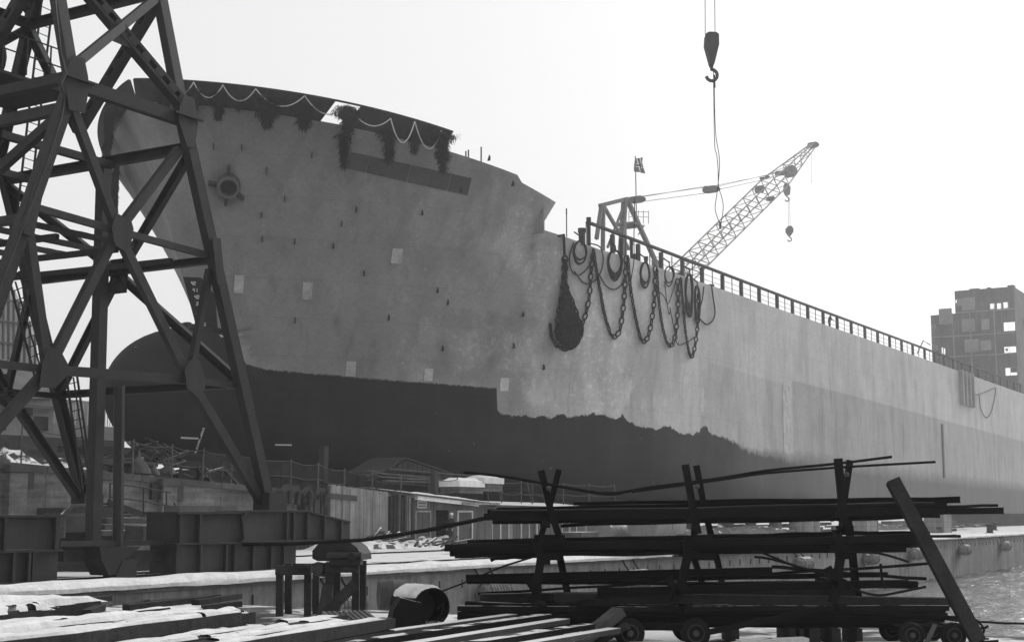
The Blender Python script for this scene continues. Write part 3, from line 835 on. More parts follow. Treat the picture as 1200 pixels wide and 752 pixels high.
for u, w, h, fr, lab in [(63.3, 2.0, 3.2, .6, 'spruce bunch on the far side of the bow seen through the crane'), (66.2, 1.8, 4.4, .1, 'long spruce tail hanging past the far side of the bow'), (68.2, 1.6, 4.2, -.8, 'lowest spruce tail beyond the bow against the sky'), (70.4, 1.6, 4.0, -.2, 'ragged spruce bunch on the starboard bow against the sky')]:
    z = bul_top(u) * fr + top_z(u) * (1 - fr); bunch(hp(u, z, .1, 1), w, h, lab, hull_n(u, z, 1))
sw = [(196, 1), (228, .98), (262, .97), (300, .97), (357, .98), (407, .95), (457, .80), (485, .95), (516, .9)]
SWL = ['short white rope swag at the crane leg on the dark bulwark', 'second white rope swag right of the crane leg', 'white rope swag over the thin spruce sprig', 'long white rope swag left of the bulwark opening', 'white rope swag hanging across the bulwark opening', 'white rope swag just right of the bulwark opening', 'deep white rope swag over the drooping spruce bunch', 'rightmost white rope swag at the end of the bulwark']
for (a, fa), (c, fc), lab_ in zip(sw, sw[1:], SWL):
    P = []
    for i in range(13):
        t_ = i / 12; x = a + (c - a) * t_; f = fa + (fc - fa) * t_
        p, nn, u = bul_at(x, f); P.append(p + nn * .12 - UP * (.9 if c < 480 else 1.5) * 4 * t_ * (1 - t_))
    b = MB(); b.tube(P, .038, 6); tag(b.build('white_swag', M['white_rope']), lab_, 'garland rope', 'white rope swags on the bow')

# ------------------------------------------------------------------ deckhouse under construction
def wall_cells(b, u0, u1, v0, v1, z0, z1, holes):
    vs = sorted({v0, v1, *[h[0] for h in holes], *[h[1] for h in holes]}); zs = sorted({z0, z1, *[h[2] for h in holes], *[h[3] for h in holes]})
    for a, c in zip(vs, vs[1:]):
        for e, g in zip(zs, zs[1:]):
            if a >= v0 and c <= v1 and e >= z0 and g <= z1 and not any(h[0] <= (a + c) / 2 <= h[1] and h[2] <= (e + g) / 2 <= h[3] for h in holes): b.uvz(u0, u1, a, c, e, g)
UD = 242.4
def dh(px, py): p = aU(px, py, UD); return V_(p), p.z
t = thing('deckhouse', W(UD + 7, 55, 21.2), 'tall unfinished steel deckhouse with open window holes at the right edge', 'deckhouse')
def holes_px(L):
    out = []
    for x0, y0, x1, y1 in L:
        v0, z1 = dh(x1, y0); v1, z0 = dh(x0, y1); out.append((v0, v1, z0, z1))
    return out
H1 = holes_px([(1160.5, 355.5, 1165, 362), (1168.5, 355, 1173, 362), (1176, 354, 1181, 361), (1176.5, 377, 1190, 388), (1177, 405.5, 1190.5, 413.5), (1178.5, 430.5, 1191.5, 440), (1119.8, 351, 1122, 355)])
H2 = holes_px([(1092.6, 379, 1094, 384.5), (1095, 380, 1096.2, 385), (1094, 404, 1095.6, 410), (1096.6, 405, 1098, 411), (1103.6, 407, 1105, 414), (1106, 408, 1107.6, 415)])
vL, zT = dh(1118.5, 341); vM, _ = dh(1118.5, 380); vA, zA = dh(1090.5, 369.5)
b = MB(); wall_cells(b, UD, UD + .12, 47.5, vL, 20.9, zT, H1); b.build('front_wall', M['house'], t)
b = MB(); wall_cells(b, UD + .002, UD + .118, vL + .002, vA, 20.9, zA, H2); b.build('wing_wall', M['house'], t)
MB().uvz(UD, UD + 14, 47.4, 47.5, 20.9, zT - .02).build('side_wall', M['house'], t)
MB().uvz(UD + .12, UD + 3, vA - .1, vA - .02, 20.9, zA - .02).build('side_wall', M['house'], t)
for h in H1 + H2:                                      # frames round the openings
    for (a0, a1, c0, c1) in ((h[0] - .09, h[0], h[2] - .09, h[3] + .09), (h[1], h[1] + .09, h[2] - .09, h[3] + .09), (h[0], h[1], h[3], h[3] + .09), (h[0], h[1], h[2] - .09, h[2])):
        MB().uvz(UD - .05, UD - .002, a0, a1, c0, c1).build('window_frame', M['house2'], t)
for k_ in range(9):
    v = 48.6 + k_ * 1.12; MB().uvz(UD - .045, UD - .0015, v - .025, v + .025, 21, zT - .05 - (3.7 if v > vL else 0)).build('plate_seam', M['house'], t)
for py in (364.5, 392, 416):
    _, z = dh(1150, py); MB().uvz(UD - .12, UD - .002, 47.5, vA - .05 if py > 370 else vL, z - .1, z + .1).build('deck_edge', M['house2'], t)
for px in (1117.8, 1138, 1166.5):
    v, _ = dh(px, 400); MB().uvz(UD - .15, UD - .005, v - .1, v + .1, 20.9, zT - 3.8).build('frame_post', M['house2'], t)
for (x0, y0, x1, y1) in [(1127, 349, 1143, 363), (1127, 374, 1143, 388), (1130, 398, 1148, 412), (1100, 362, 1116, 379), (1104, 372, 1112, 380), (1121, 350, 1130, 358), (1150, 374, 1160, 386), (1149, 399, 1162, 410), (1197, 372, 1204, 386)]:
    (v1, z1), (v0, z0) = dh(x0, y0), dh(x1, y1); MB().uvz(UD - .06, UD - .003, v0, v1, z0, z1).build('patch_plate', M['house2'], t)
for px, w in [(1140, .8), (1183, .5), (1157, .3)]:
    v, _ = dh(px, 340); MB().uvz(UD + 1, UD + 2.5, v - w, v + w, zT - .05, zT + random.uniform(.25, .5)).build('roof_fitting', M['house'], t)
for (x0, y0, x1, y1) in [(1178, 404, 1191, 405.6), (1184, 430, 1192, 436), (1178, 408, 1181, 411)]:
    (v1, z1), (v0, z0) = dh(x0, y0), dh(x1, y1); MB().uvz(UD + .13, UD + .2, v0, v1, z0, z1).build('hanging_plate', M['house'], t)
b = MB()
for k_ in range(26):
    v = 47.6 + k_ * .55; b.uvz(UD - 2.0, UD - 1.94, v, v + .06, 21, 23.4)
b.beam(W(UD - 2.0, 47.5, 23.4), W(UD - 2.0, 62, 23.4), .06, .06); b.build('front_railing', M['house'], t)
b = MB(); p0, p1 = aU(1090, 404, UD - 3), aU(1075, 414, UD - 3)
b.tube([p0, aU(1082, 399, UD - 3), p1], .1, 6); b.build('stay_line', M['house'], t)

# ================================================================== SLIPWAY WALL, SHEDS AND THINGS ON THE SLIP
VSL = 44.0
sw_ = thing('slipway_wall', W(30, VSL, ZQ), 'old board marked concrete wall at the head of the slipway behind the crane', 'retaining wall')
edges = [-40, -22, -8, 2, 12, 20.5, 27.5, 33.2, 38.6, 43.6, 48.5, 53.6, 58.6]
for a, c in zip(edges, edges[1:]):
    z0, z1 = slip_z(a), slip_z(c); P = [W(a, VSL, ZQ - .3), W(c - .02, VSL, ZQ - .3), W(c - .02, VSL, z1 - .25), W(a, VSL, z0 - .25)]
    b = MB(); b.prism(P, N * .45 + N * random.uniform(-.01, .01)); b.build('wall_panel', M['slip_concrete'], sw_)
    for k_ in range(3):                               # board marks
        pass
    b = MB(); b.prism([W(a, VSL - .07, z0 - .248), W(c - .03, VSL - .07, z1 - .248), W(c - .03, VSL - .07, z1 + .02), W(a, VSL - .07, z0 + .02)], N * .6); b.build('coping', M['crane_snow'] if False else M['timber_snow'], sw_)
for px in [30, 99, 181, 207, 354, 372]:
    p = aV(px, 560, VSL); u = U_(p); z = slip_z(u)
    MB().uvz(u - .28, u + .28, VSL - .16, VSL - .01, z - .95, z - .3).build('beam_pocket', M['glass_dark'], sw_)
for px in [16, 118, 194, 360]:
    p = aV(px, 560, VSL); u = U_(p); z = slip_z(u)
    MB().uvz(u - .42, u + .42, VSL - .3, VSL - .012, ZQ - .2, z - .35).build('pilaster', M['slip_concrete'], sw_)
    MB().uvz(u - .5, u + .5, VSL - .36, VSL - .01, z - .34, z - .05).build('pilaster_cap', M['timber_snow'], sw_)
# railing along the slip edge
rl = thing('slip_railing', W(55, VSL + .2, slip_z(55)), 'thin post and rope railing along the slipway edge under the hull', 'railing')
PX = [24, 155, 201, 237, 271, 341, 373, 404, 436, 470, 503, 536, 572, 588, 611, 624, 640, 660, 690, 720]
prev = None
for px in PX:
    p = aV(px, 560, VSL + .3 if px < 400 else VSL + 1.5); u, v = U_(p), V_(p); z = slip_z(u) - .05
    if px >= 400: z = max(z, 2.45)
    MB().tube([W(u, v, z - .2), W(u + random.uniform(-.06, .06), v, z + 1.55)], .035, 5).build('post', M['timber'], rl)
    for h in (.75, 1.45):
        if prev: MB().tube(sag(prev + UP * h, W(u, v, z + h), .12, 8), .018, 4).build('rope', M['rail'], rl)
    prev = W(u, v, z)
for px in (580, 632, 616):
    p = aV(px, 560, VSL + 1.6); u = U_(p); z = max(slip_z(u), 2.4)
    MB().tube([W(u, VSL + 1.5, z + 1.5), W(u + 1.0, VSL + 1.6, z - .2)], .03, 5).build('brace', M['timber'], rl)
# scrap timber heap before the bulb: each stick its own thing
c0 = aV(190, 545, 46.0); uc, zc = U_(c0), slip_z(U_(c0))
for i in range(96):
    u = uc + random.gauss(-.2, 1.75); v = 46.2 + random.uniform(-.9, 1.6); hh = max(.05, 1.75 * math.exp(-((u - uc) / 2.3) ** 2))
    z = slip_z(u) + random.uniform(.05, hh)
    a = random.uniform(0, 2 * PI); el = random.uniform(-.55, .55); L_ = random.uniform(.5, 1.5); d = (D * math.cos(a) * math.cos(el) + N * math.sin(a) * math.cos(el) + UP * math.sin(el))
    p, q = W(u, v, z) - d * L_ * .5, W(u, v, z) + d * L_ * .5
    lift = max(0, slip_z(u) + .03 - min(p.z, q.z)); p += UP * lift; q += UP * lift
    b = MB(); b.beam(p, q, random.uniform(.06, .2), random.uniform(.05, .14)); tag(b.build('scrap_timber', M[('timber_snow', 'timber_dark', 'timber')[i % 3]]), 'broken scrap timber in the snowy heap before the bulbous bow', 'timber scrap', 'scrap timber heaped before the bow')
for px, py, r in [(197, 546, .32), (180, 549, .28), (163, 541, .5)]:      # cone-ended floats in the heap
    p = aV(px, py, 45.2); b = MB(); b.lathe(p - UP * r, UP, [(0, r * 1.1), (r * .4, r), (r * 1.5, .06), (r * 2, .04)], 12)
    tag(b.build('steel_cone', M['timber']), {197: 'small steel cone on the right of the scrap heap', 180: 'smaller steel cone on the left of the scrap heap', 163: 'rounded dark steel cone behind the scrap heap'}[px], 'cone')
# a saw horse of sticks right of the heap
b = MB(); p = aV(243, 553, 45.2); q = aV(262, 548, 45.2)
b.beam(p, q, .1, .1); b.beam(p + UP * .15, p - UP * .35 + D * .2, .06, .06); b.beam(q + UP * .3, q - UP * .4 - D * .1, .06, .06); b.beam(p + UP * .02, p - UP * .3 - D * .3, .06, .06)
tag(b.build('trestle', M['timber_snow']), 'snowy low trestle on the slip right of the scrap heap', 'trestle')
# snow covered sheets at left on the slip
def mound(name, u0, u1, v0, v1, h, zf, m, lab, cat, seed=0, step=.3):
    nu, nv = max(3, int((u1 - u0) / step)), max(3, int((v1 - v0) / step)); vs, fs = [], []
    for i in range(nu + 1):
        for j in range(nv + 1):
            s, t_ = i / nu, j / nv; u, v = u0 + (u1 - u0) * s, v0 + (v1 - v0) * t_
            e = min(1, 4 * s, 4 * (1 - s)) ** .5 * min(1, 4 * t_, 4 * (1 - t_)) ** .5
            vs.append(W(u, v, zf(u) - .05 + h * e * (.7 + nz(u + seed, v, .9, .6))))
    k_ = nv + 1
    for i in range(nu):
        for j in range(nv): fs.append((i * k_ + j, (i + 1) * k_ + j, (i + 1) * k_ + j + 1, i * k_ + j + 1))
    rim = [i * k_ for i in range(nu + 1)] + [nu * k_ + j for j in range(1, k_)] + [i * k_ + nv for i in range(nu - 1, -1, -1)] + [j for j in range(nv - 1, 0, -1)]
    n0 = len(vs); vs += [Vector((vs[i].x, vs[i].y, vs[i].z - .35)) for i in rim]; L_ = len(rim)
    fs += [(rim[i], n0 + i, n0 + (i + 1) % L_, rim[(i + 1) % L_]) for i in range(L_)]
    b = MB(); b.add(vs, fs, True); return tag(b.build(name, m), lab, cat)
p0, p1 = U_(aV(2, 530, 45)), U_(aV(112, 540, 45))
mound('snowy_tarpaulin', p0 - 3, p1 - 2.5, 44.6, 48, .75, slip_z, M['timber_snow'], 'snow covered tarpaulin heap on the slip left of the crane column', 'tarpaulin', 3)
mound('snowy_tarpaulin', p1 - 2.8, p1 + .6, 44.6, 47, .6, slip_z, M['timber_snow'], 'smaller snow covered heap beside the crane column', 'tarpaulin', 9)
for k_ in range(9):
    a = aV(-20 + k_ * 16, 536 + (k_ % 3) * 2, 45.4 + .4 * (k_ % 3)); q = a + D * random.uniform(2.5, 5) + N * random.uniform(-.4, .4) - UP * .1
    b = MB(); b.beam(a, q, .16, .1); tag(b.build('plank', M['timber_snow']), 'snowy plank lying on the slip left of the scrap heap', 'plank', 'planks on the slip beside the tarpaulin')
for k_ in range(10):
    p = aV(70 + k_ * 9, 521 + k_ * 1.0, 52); b = MB(); a = p - UP * random.uniform(0, .5); b.beam(a, a + D * 6, .3, .3); tag(b.build('dark_baulk', M['timber_dark']), 'dark timber baulk stacked on the slip below the pale fence', 'baulk', 'dark baulks stacked on the slip')

# vertical board fence and the hut
SHV = 44.0
def px_u(px, v): return U_(aV(px, 600, v))
uF0, uF1 = px_u(384, SHV), px_u(454.5, SHV)
fe = thing('board_fence', W((uF0 + uF1) / 2, SHV, ZQ), 'pale vertical board fence left of the hut', 'fence')
nb = 26
for i in range(nb):
    u = uF0 + (uF1 - uF0) * (i + .5) / nb; w = (uF1 - uF0) / nb * .47
    MB().uvz(u - w, u + w, SHV - .03 + random.uniform(-.012, .012), SHV + .02, ZQ - .1, interp(u, [(uF0, 3.35), (uF1, 3.05)]) + random.uniform(-.03, .03)).build('board', M['board'], fe)
MB().uvz(uF0, uF1, SHV + .022, SHV + .08, 1.2, 1.35).build('fence_rail', M['board_dark'], fe)
MB().uvz(uF0, uF1, SHV + .022, SHV + .08, 2.5, 2.65).build('fence_rail', M['board_dark'], fe)
MB().uvz(uF0 - .25, uF0 - .02, SHV - .15, SHV + .1, ZQ - .1, 3.3).build('end_post', M['timber_dark'], fe)
# dark scaffold poles between the pilaster and the fence
for px in (362, 368, 376, 380):
    u = px_u(px, SHV - .6); b = MB(); b.tube([W(u, SHV - .6, ZQ), W(u + .1, SHV - .55, 3.0)], .07, 6)
    tag(b.build('pole', M['timber_dark']), 'dark pole leaning on the slip wall left of the board fence', 'pole', 'poles leaning left of the board fence')
# broken snowy tops left of the fence
for px in (336, 346, 361, 377):
    u = px_u(px, SHV - .4); z = slip_z(u)
    b = MB(); b.beam(W(u - .5, SHV - .4, z - .25), W(u + .3, SHV - .2, z + .1), .3, .25); b.beam(W(u, SHV - .5, z - .7), W(u + .1, SHV - .5, z - .1), .22, .2)
    tag(b.build('broken_timber', M['timber_dark']), 'broken snowy timber end on top of the slip wall behind the crane foot', 'timber', 'broken timber ends on the slip wall')
uH0, uH1 = px_u(456, SHV), px_u(577, SHV)
hut = thing('hut', W((uH0 + uH1) / 2, SHV, ZQ), 'low wooden hut with two doors and a small sign under a snowy roof', 'hut')
zR = 2.75
def hz_at(px): return interp(px, [(456, 2.95), (510, 2.85), (577, 2.45)])
for i in range(9):                                    # bundle of uprights at the hut's left end
    u = px_u(457 + i * 2.9, SHV); MB().uvz(u - .1, u + .1, SHV - .12 - .06 * (i % 3), SHV + .05, ZQ - .1, hz_at(457 + i * 3) + random.uniform(-.2, .05)).build('upright', M['board' if i in (3, 6, 7) else 'timber_dark'], hut)
k0, k1 = 484, 577
i = 0
x = k0
while x < k1 - .1:
    x1 = min(k1, x + 3.0)
    if not (487 <= (x + x1) / 2 <= 504.5 or 510 <= (x + x1) / 2 <= 525.5 or 536 <= (x + x1) / 2 <= 554):
        MB().uvz(px_u(x, SHV) + .006, px_u(x1, SHV) - .006, SHV + random.uniform(-.01, .01), SHV + .06, ZQ - .1, hz_at(x) - .12).build('wall_board', M['board_dark'], hut)
    else:
        MB().uvz(px_u(x, SHV) + .006, px_u(x1, SHV) - .006, SHV + random.uniform(-.01, .01), SHV + .06, 2.12, hz_at(x) - .12).build('wall_board', M['board_dark'], hut)
    x = x1
def door(x0, x1, m, frame, leaf=1, dep=.02):
    u0, u1 = px_u(x0, SHV), px_u(x1, SHV); d = MB().uvz(u0 + .1, u1 - .1, SHV + .02, SHV + .07, ZQ, 2.0).build('door', M[m], hut)
    if leaf == 2:
        MB().uvz((u0 + u1) / 2 - .02, (u0 + u1) / 2 + .02, SHV + .005, SHV + .019, ZQ, 2.0).build('meeting_strip', M['glass_dark'], d)
    b = MB(); b.uvz(u0, u0 + .1, SHV - .03, SHV + .05, ZQ, 2.1); b.uvz(u1 - .1, u1, SHV - .03, SHV + .05, ZQ, 2.1); b.uvz(u0 + .1, u1 - .1, SHV - .03, SHV + .05, 2.0, 2.1); b.build('frame', M[frame], d)
    MB().uvz(u1 - .25, u1 - .2, SHV - .03, SHV + .019, 1.05, 1.15).build('handle', M['lug'], d)
door(486.5, 505, 'door', 'board', 2); door(536, 554, 'door', 'paint_pale')
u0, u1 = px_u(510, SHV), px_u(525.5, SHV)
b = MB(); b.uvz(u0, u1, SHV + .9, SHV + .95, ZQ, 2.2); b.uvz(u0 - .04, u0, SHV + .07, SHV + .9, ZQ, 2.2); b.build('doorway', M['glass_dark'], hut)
u0, u1 = px_u(488, SHV), px_u(499, SHV)
sg = MB().uvz(u0, u1, SHV - .06, SHV - .02, 2.22, 2.62).build('sign', M['paint_pale'], hut)
b = MB()
for r_ in range(2):
    for k_ in range(8): x_ = u0 + .1 + (u1 - u0 - .2) * k_ / 8; b.uvz(x_, x_ + (u1 - u0) * .07, SHV - .07, SHV - .06, 2.29 + .15 * r_, 2.37 + .15 * r_)
b.build('lettering', M['door'], sg)
b = MB(); ua, ub = px_u(478, SHV), px_u(578, SHV)
b.prism([W(ua, SHV - .35, 2.9), W(ub, SHV - .35, 2.42), W(ub, SHV + 3.2, 2.85), W(ua, SHV + 3.2, 3.3)], UP * .1); b.build('roof', M['timber_snow'], hut)
b = MB(); ua, ub = px_u(482, SHV - .2), px_u(558, SHV)
mound('roof_snow', px_u(484, SHV) , px_u(556, SHV), SHV - .3, SHV + 2.6, .16, lambda u: interp(u, [(ua, 3.05), (px_u(577, SHV), 2.6)]) + .03, M['snow'], 'slab of snow on the hut roof', 'snow', 5)
MB().uvz(px_u(535, SHV), px_u(577, SHV) + .2, SHV - .42, SHV - .352, 2.42, 2.56).build('gutter_board', M['board'], hut)
# lower shed farther right, behind the rack
uS0, uS1 = px_u(579, SHV), px_u(700, SHV)
sh = thing('long_shed', W((uS0 + uS1) / 2, SHV, ZQ), 'low boarded shed with pale framed doors behind the bar rack', 'shed')
n_ = 34
for i in range(n_):
    u = uS0 + (uS1 - uS0) * (i + .5) / n_; w = (uS1 - uS0) / n_ * .48
    MB().uvz(u - w, u + w, SHV + .1 + random.uniform(-.012, .012), SHV + .16, ZQ - .1, 2.3).build('wall_board', M['board_dark' if i % 5 else 'board'], sh)
for px in (582, 592, 616, 634, 655, 672):
    u = px_u(px, SHV); d = MB().uvz(u - .42, u + .42, SHV + .03, SHV + .08, ZQ, 2.0).build('door', M['door'], sh)
    b = MB(); b.uvz(u - .5, u - .42, SHV + .01, SHV + .09, ZQ, 2.08); b.uvz(u + .42, u + .5, SHV + .01, SHV + .09, ZQ, 2.08); b.uvz(u - .42, u + .42, SHV + .01, SHV + .09, 2.0, 2.08); b.build('frame', M['paint_pale'], d)
b = MB(); b.prism([W(uS0 - .2, SHV - .25, 2.32), W(uS1, SHV - .25, 2.2), W(uS1, SHV + 3.1, 2.5), W(uS0 - .2, SHV + 3.1, 2.62)], UP * .12); b.build('roof', M['timber_snow'], sh)
# crates, planks and the gabled shelter on the slip behind the hut
for px, py, w, h, lab in [(541, 572, 1.3, .75, 'snow topped wooden crate on the hut roof, left of the pair'), (566, 570, 1.15, .85, 'snow topped wooden crate on the hut roof, right of the pair')]:
    p = aV(px, py + 6, SHV + 2.0); u = U_(p); t = thing('crate', W(u, SHV + 2, p.z), lab, 'crate')
    for k_ in range(4):
        MB().uvz(u - w, u + w, SHV + 1.3, SHV + 1.36, p.z + h * k_ / 4 + .01, p.z + h * (k_ + 1) / 4 - .01).build('slat', M['timber'], t)
        MB().uvz(u - w - .06, u - w - .005, SHV + 1.3, SHV + 2.6, p.z + h * k_ / 4 + .01, p.z + h * (k_ + 1) / 4 - .01).build('slat', M['timber'], t)
    b = MB(); b.uvz(u - w + .01, u + w, SHV + 1.37, SHV + 2.6, p.z, p.z + h - .02); b.build('box', M['timber_dark'], t)
    mound('lid_snow', u - w - .1, u + w + .1, SHV + 1.25, SHV + 2.7, .22, lambda q: p.z + h + .03, M['snow'], lab.replace('snow topped wooden crate', 'cap of snow lying over the crate'), 'snow', w)
p0, p1, p2 = aV(448, 556, 50), aV(476, 539, 50), aV(533, 558, 50)
t = thing('gabled_shelter', (p0 + p2) / 2, 'weathered gabled timber shelter under the hull behind the hut', 'shelter')
for i in range(15):
    f0, f1 = i / 15 + .003, (i + 1) / 15 - .003; a, c = p0.lerp(p2, f0), p0.lerp(p2, f1)
    k_ = (p1 - p0).dot((p2 - p0).normalized()) / (p2 - p0).length
    def top_(f): return (p0.lerp(p1, f / k_) if f < k_ else p1.lerp(p2, (f - k_) / (1 - k_)))
    b = MB(); b.prism([a - UP * .6, c - UP * .6, top_(f1), top_(f0)], N * .04); b.build('board', M['timber_dark'], t)
b = MB(); b.prism([p0 + UP * .06, p1 + UP * .08, p1 + UP * .2, p0 + UP * .18], N * 2.6); b.prism([p1 + UP * .081, p2 + UP * .06, p2 + UP * .18, p1 + UP * .2], N * 2.6); b.build('roof', M['timber_dark'], t)
for k_ in range(16):
    a = aV(430 + random.uniform(-8, 30), 549 + k_ * 1.15, 47 + (k_ % 4) * .3); b = MB(); b.beam(a, a + D * random.uniform(5, 9) + UP * random.uniform(-.3, .05), .3, .09)
    tag(b.build('long_board', M['timber_snow' if k_ % 4 == 0 else 'board_dark']), 'long grey board in the stack on the slip behind the hut', 'board', 'long boards stacked behind the hut')
for px, py, h in [(379, 541, 1.6), (509, 574, 2.2)]:
    p = aV(px, py, SHV + 1); b = MB(); b.beam(p - UP * .9, p + UP * h * .5, .35, .35, D); tag(b.build('timber_post', M['timber_dark']), {379: 'short dark post on the slip above the board fence', 509: 'short dark post at the left end of the hut roof'}[px], 'post')
# keel blocks under the ship
for k_ in range(22):
    u = 72 + k_ * 2.6; z1 = keel(u) - .05; z0 = slip_z(u) - .1
    if z1 - z0 > .2:
        for v in (VC - 3,): 
            b = MB(); b.uvz(u - .5, u + .5, v - .9, v + .9, z0, z1); tag(b.build('keel_block', M['timber_dark']), 'dark timber keel block under the hull', 'keel block', 'keel blocks under the ship')
# added timber cradles, blocking the pale sky seen between slip and hull
for v_, lab in ((VC - 6.5, 'added dark timber cradle blocking the sky gap under the near side of the bow'), (VC + 7.5, 'added dark timber cradle blocking the sky gap under the far side of the bow')):
    t = thing('added_cradle', W(95, v_, slip_z(95)), lab, 'added cradle')
    for k_ in range(18):
        u0, u1 = 61 + k_ * 4.0, 61 + k_ * 4.0 + 3.94; zz = lambda u: max(slip_z(u) + .3, keel(max(u, 64)) + (.55 if u < 110 else .1))
        for q_ in range(3):
            f0, f1 = q_ / 3, (q_ + 1) / 3 - .02
            P = [W(u0, v_, slip_z(u0) - .1 + (zz(u0) - slip_z(u0)) * f0), W(u1, v_, slip_z(u1) - .1 + (zz(u1) - slip_z(u1)) * f0), W(u1, v_, slip_z(u1) - .1 + (zz(u1) - slip_z(u1)) * f1), W(u0, v_, slip_z(u0) - .1 + (zz(u0) - slip_z(u0)) * f1)]
            b = MB(); b.prism(P, N * (.9 + .06 * (q_ % 2))); b.build('baulk', M['timber_dark'], t)
# worker in the hut doorway and man at the deck rail
def person(loc, yaw, lab, coat, helmet=False, lean=0):
    t = thing('person', loc, lab, 'person'); t.rotation_euler = (0, 0, yaw)
    def part(name, m, fn, parent=None):
        b = MB(); fn(b); o0 = Vector((0, 0, 0)); me = bpy.data.meshes.new(name); me.from_pydata(b.v, [], b.f); me.materials.append(M[m]); o = bpy.data.objects.new(name, me); COL.objects.link(o); o.parent = t
        r = o.modifiers.new('r', 'REMESH'); r.mode = 'VOXEL'; r.voxel_size = .016; r.use_smooth_shade = True; return o
    V = Vector; fx = lean                             # faces local -Y
    hip, ches, neck = V((0, 0, .95)), V((0, -.12 * fx, 1.32)), V((0, -.2 * fx, 1.5))
    hd = V((0, -.27 * fx - .01, 1.63))
    hands = []
    for s in (-1, 1):
        sh_ = V((s * .19, -.16 * fx, 1.42)); el = V((s * (.27 + .1 * fx), -.05 - .22 * fx, 1.15)); wr = V((s * (.24 - .05 * fx), -.12 - .42 * fx, .92 + .22 * fx)); hands.append((s, sh_, el, wr))
    def body(b):
        b.tube([hip - V((0, 0, .05)), hip, (hip + ches) / 2, ches, neck], .1, 10, rs=[.11, .14, .13, .14, .06])
        b.tube([neck - V((0, 0, .03)), neck + (hd - neck) * .5], .055, 8)
        b.lathe(hd - V((0, 0, .13)), UP, [(0, .03), (.03, .06), (.08, .082), (.14, .09), (.2, .08), (.245, .045), (.26, .01)], 12)
        b.tube([hd + V((0, -.07, -.01)), hd + V((0, -.11, -.03))], .016, 6)
        for s in (-1, 1): b.tube([hd + V((s * .085, 0, .02)), hd + V((s * .092, .012, -.035))], .018, 6)
        for s, sh_, el, wr in hands:
            b.tube([sh_, el, wr], .05, 8, rs=[.055, .045, .032])
            pd = V((0, -.35, -1)).normalized() if not fx else V((0, -1, -.2)).normalized(); pa = wr + pd * .09; b.tube([wr, wr + pd * .05, pa], .03, 8, rs=[.028, .042, .036])
            ac = V((1, 0, 0)) if not fx else V((1, 0, 0))
            for k_, L_ in enumerate((.065, .078, .072, .055)):
                r0 = pa + ac * ((k_ - 1.5) * .022 * s) ; b.tube([r0 - pd * .02, r0 + pd * L_ * .55, r0 + pd * L_ * .9 + V((0, .02, -.02))], .0105, 6)
            b.tube([wr + pd * .03 - ac * s * .035, wr + pd * .07 - ac * s * .06, wr + pd * .10 - ac * s * .055], .012, 6)
        for s in (-1, 1):
            b.tube([hip + V((s * .09, 0, 0)), V((s * .1, -.02, .5)), V((s * .11, .02, .08)), V((s * .11, -.1, .05))], .07, 8, rs=[.085, .06, .045, .04])
    part('body', 'skin', body)
    def coat_(b):
        b.tube([hip - V((0, 0, .16)), hip, (hip + ches) / 2, ches, neck - V((0, 0, .02))], .15, 12, rs=[.185, .175, .165, .18, .085])
        for s, sh_, el, wr in hands: b.tube([ches + (sh_ - ches) * .4, sh_, el, el.lerp(wr, .9)], .06, 8, rs=[.09, .078, .062, .05])
    part('coat', coat, coat_)
    def tr(b):
        for s in (-1, 1): b.tube([hip + V((s * .08, 0, .02)), V((s * .1, -.02, .5)), V((s * .11, .02, .1))], .09, 8, rs=[.11, .085, .07])
    part('trousers', 'cloth', tr)
    def bt(b):
        for s in (-1, 1): b.tube([V((s * .11, .05, .12)), V((s * .11, .03, .05)), V((s * .11, -.08, .045)), V((s * .11, -.18, .035))], .055, 8, rs=[.06, .06, .055, .035])
    part('boots', 'rubber', bt)
    def hat(b):
        b.lathe(hd + V((0, .005, .035)), UP, [(0, .125), (.012, .128), (.02, .108), (.06, .1), (.1, .07), (.12, .02)] if helmet else [(0, .098), (.02, .102), (.07, .095), (.105, .05), (.11, .01)], 14)
        if not helmet: b.lathe(hd + V((0, -.08, .04)), UP, [(0, .05), (.012, .05)], 10)
    part('helmet' if helmet else 'cap', 'white' if helmet else 'cloth', hat)
    return t
p = aV(529, 636, SHV - .5); person(W(U_(p), SHV - .5, ZQ), -.8, 'worker in dark clothes and white helmet standing at the hut doorway', 'cloth', True)
p = aV(973, 380, VC - HB + .75); u = U_(p); person(W(u, VC - HB + .85, top_z(u) - .1), math.atan2(D.y, D.x), 'man in dark coat leaning on the deck railing of the ship', 'cloth', False, .7)

# ================================================================== THE PORTAL CRANE ON THE QUAY
VF, VR = 28.95, 36.9                                  # the two crane rails
FL, FR, RL, RR = (W(21.8, VF, 1.95), W(34.15, VF, 1.95), W(21.8, VR, 1.95), W(34.15, VR, 1.95))
KZ = 13.3
KL, KR, QL, QR = (W(25.68, VF, KZ), W(29.88, VF, KZ), W(25.68, VR, KZ), W(29.88, VR, KZ))
TZ = 21.0; tv = .28 * (TZ - KZ)
TL, TR, SL_, SR = (W(25.68, VF + tv, TZ), W(29.88, VF + tv, TZ), W(25.68, VR - tv, TZ), W(29.88, VR - tv, TZ))
cr = thing('portal_crane', W(28, 32.9, ZQ), 'tall dark riveted lattice crane tower standing on the quay at left', 'crane')
CM = M['crane']
def chan(b, p, q, w, d, up):                          # channel: web towards the viewer side, two flanges behind
    dd, s, t = frame_from(q - p, up)
    b.box((p + q) / 2 + t * d * .45, dd * (q - p).length / 2, s * w / 2, t * d * .05)
    for k_ in (-1, 1): b.box((p + q) / 2 + s * k_ * w * .46 - t * d * .05, dd * (q - p).length / 2 - dd * .003, s * w * .038, t * d * .448)
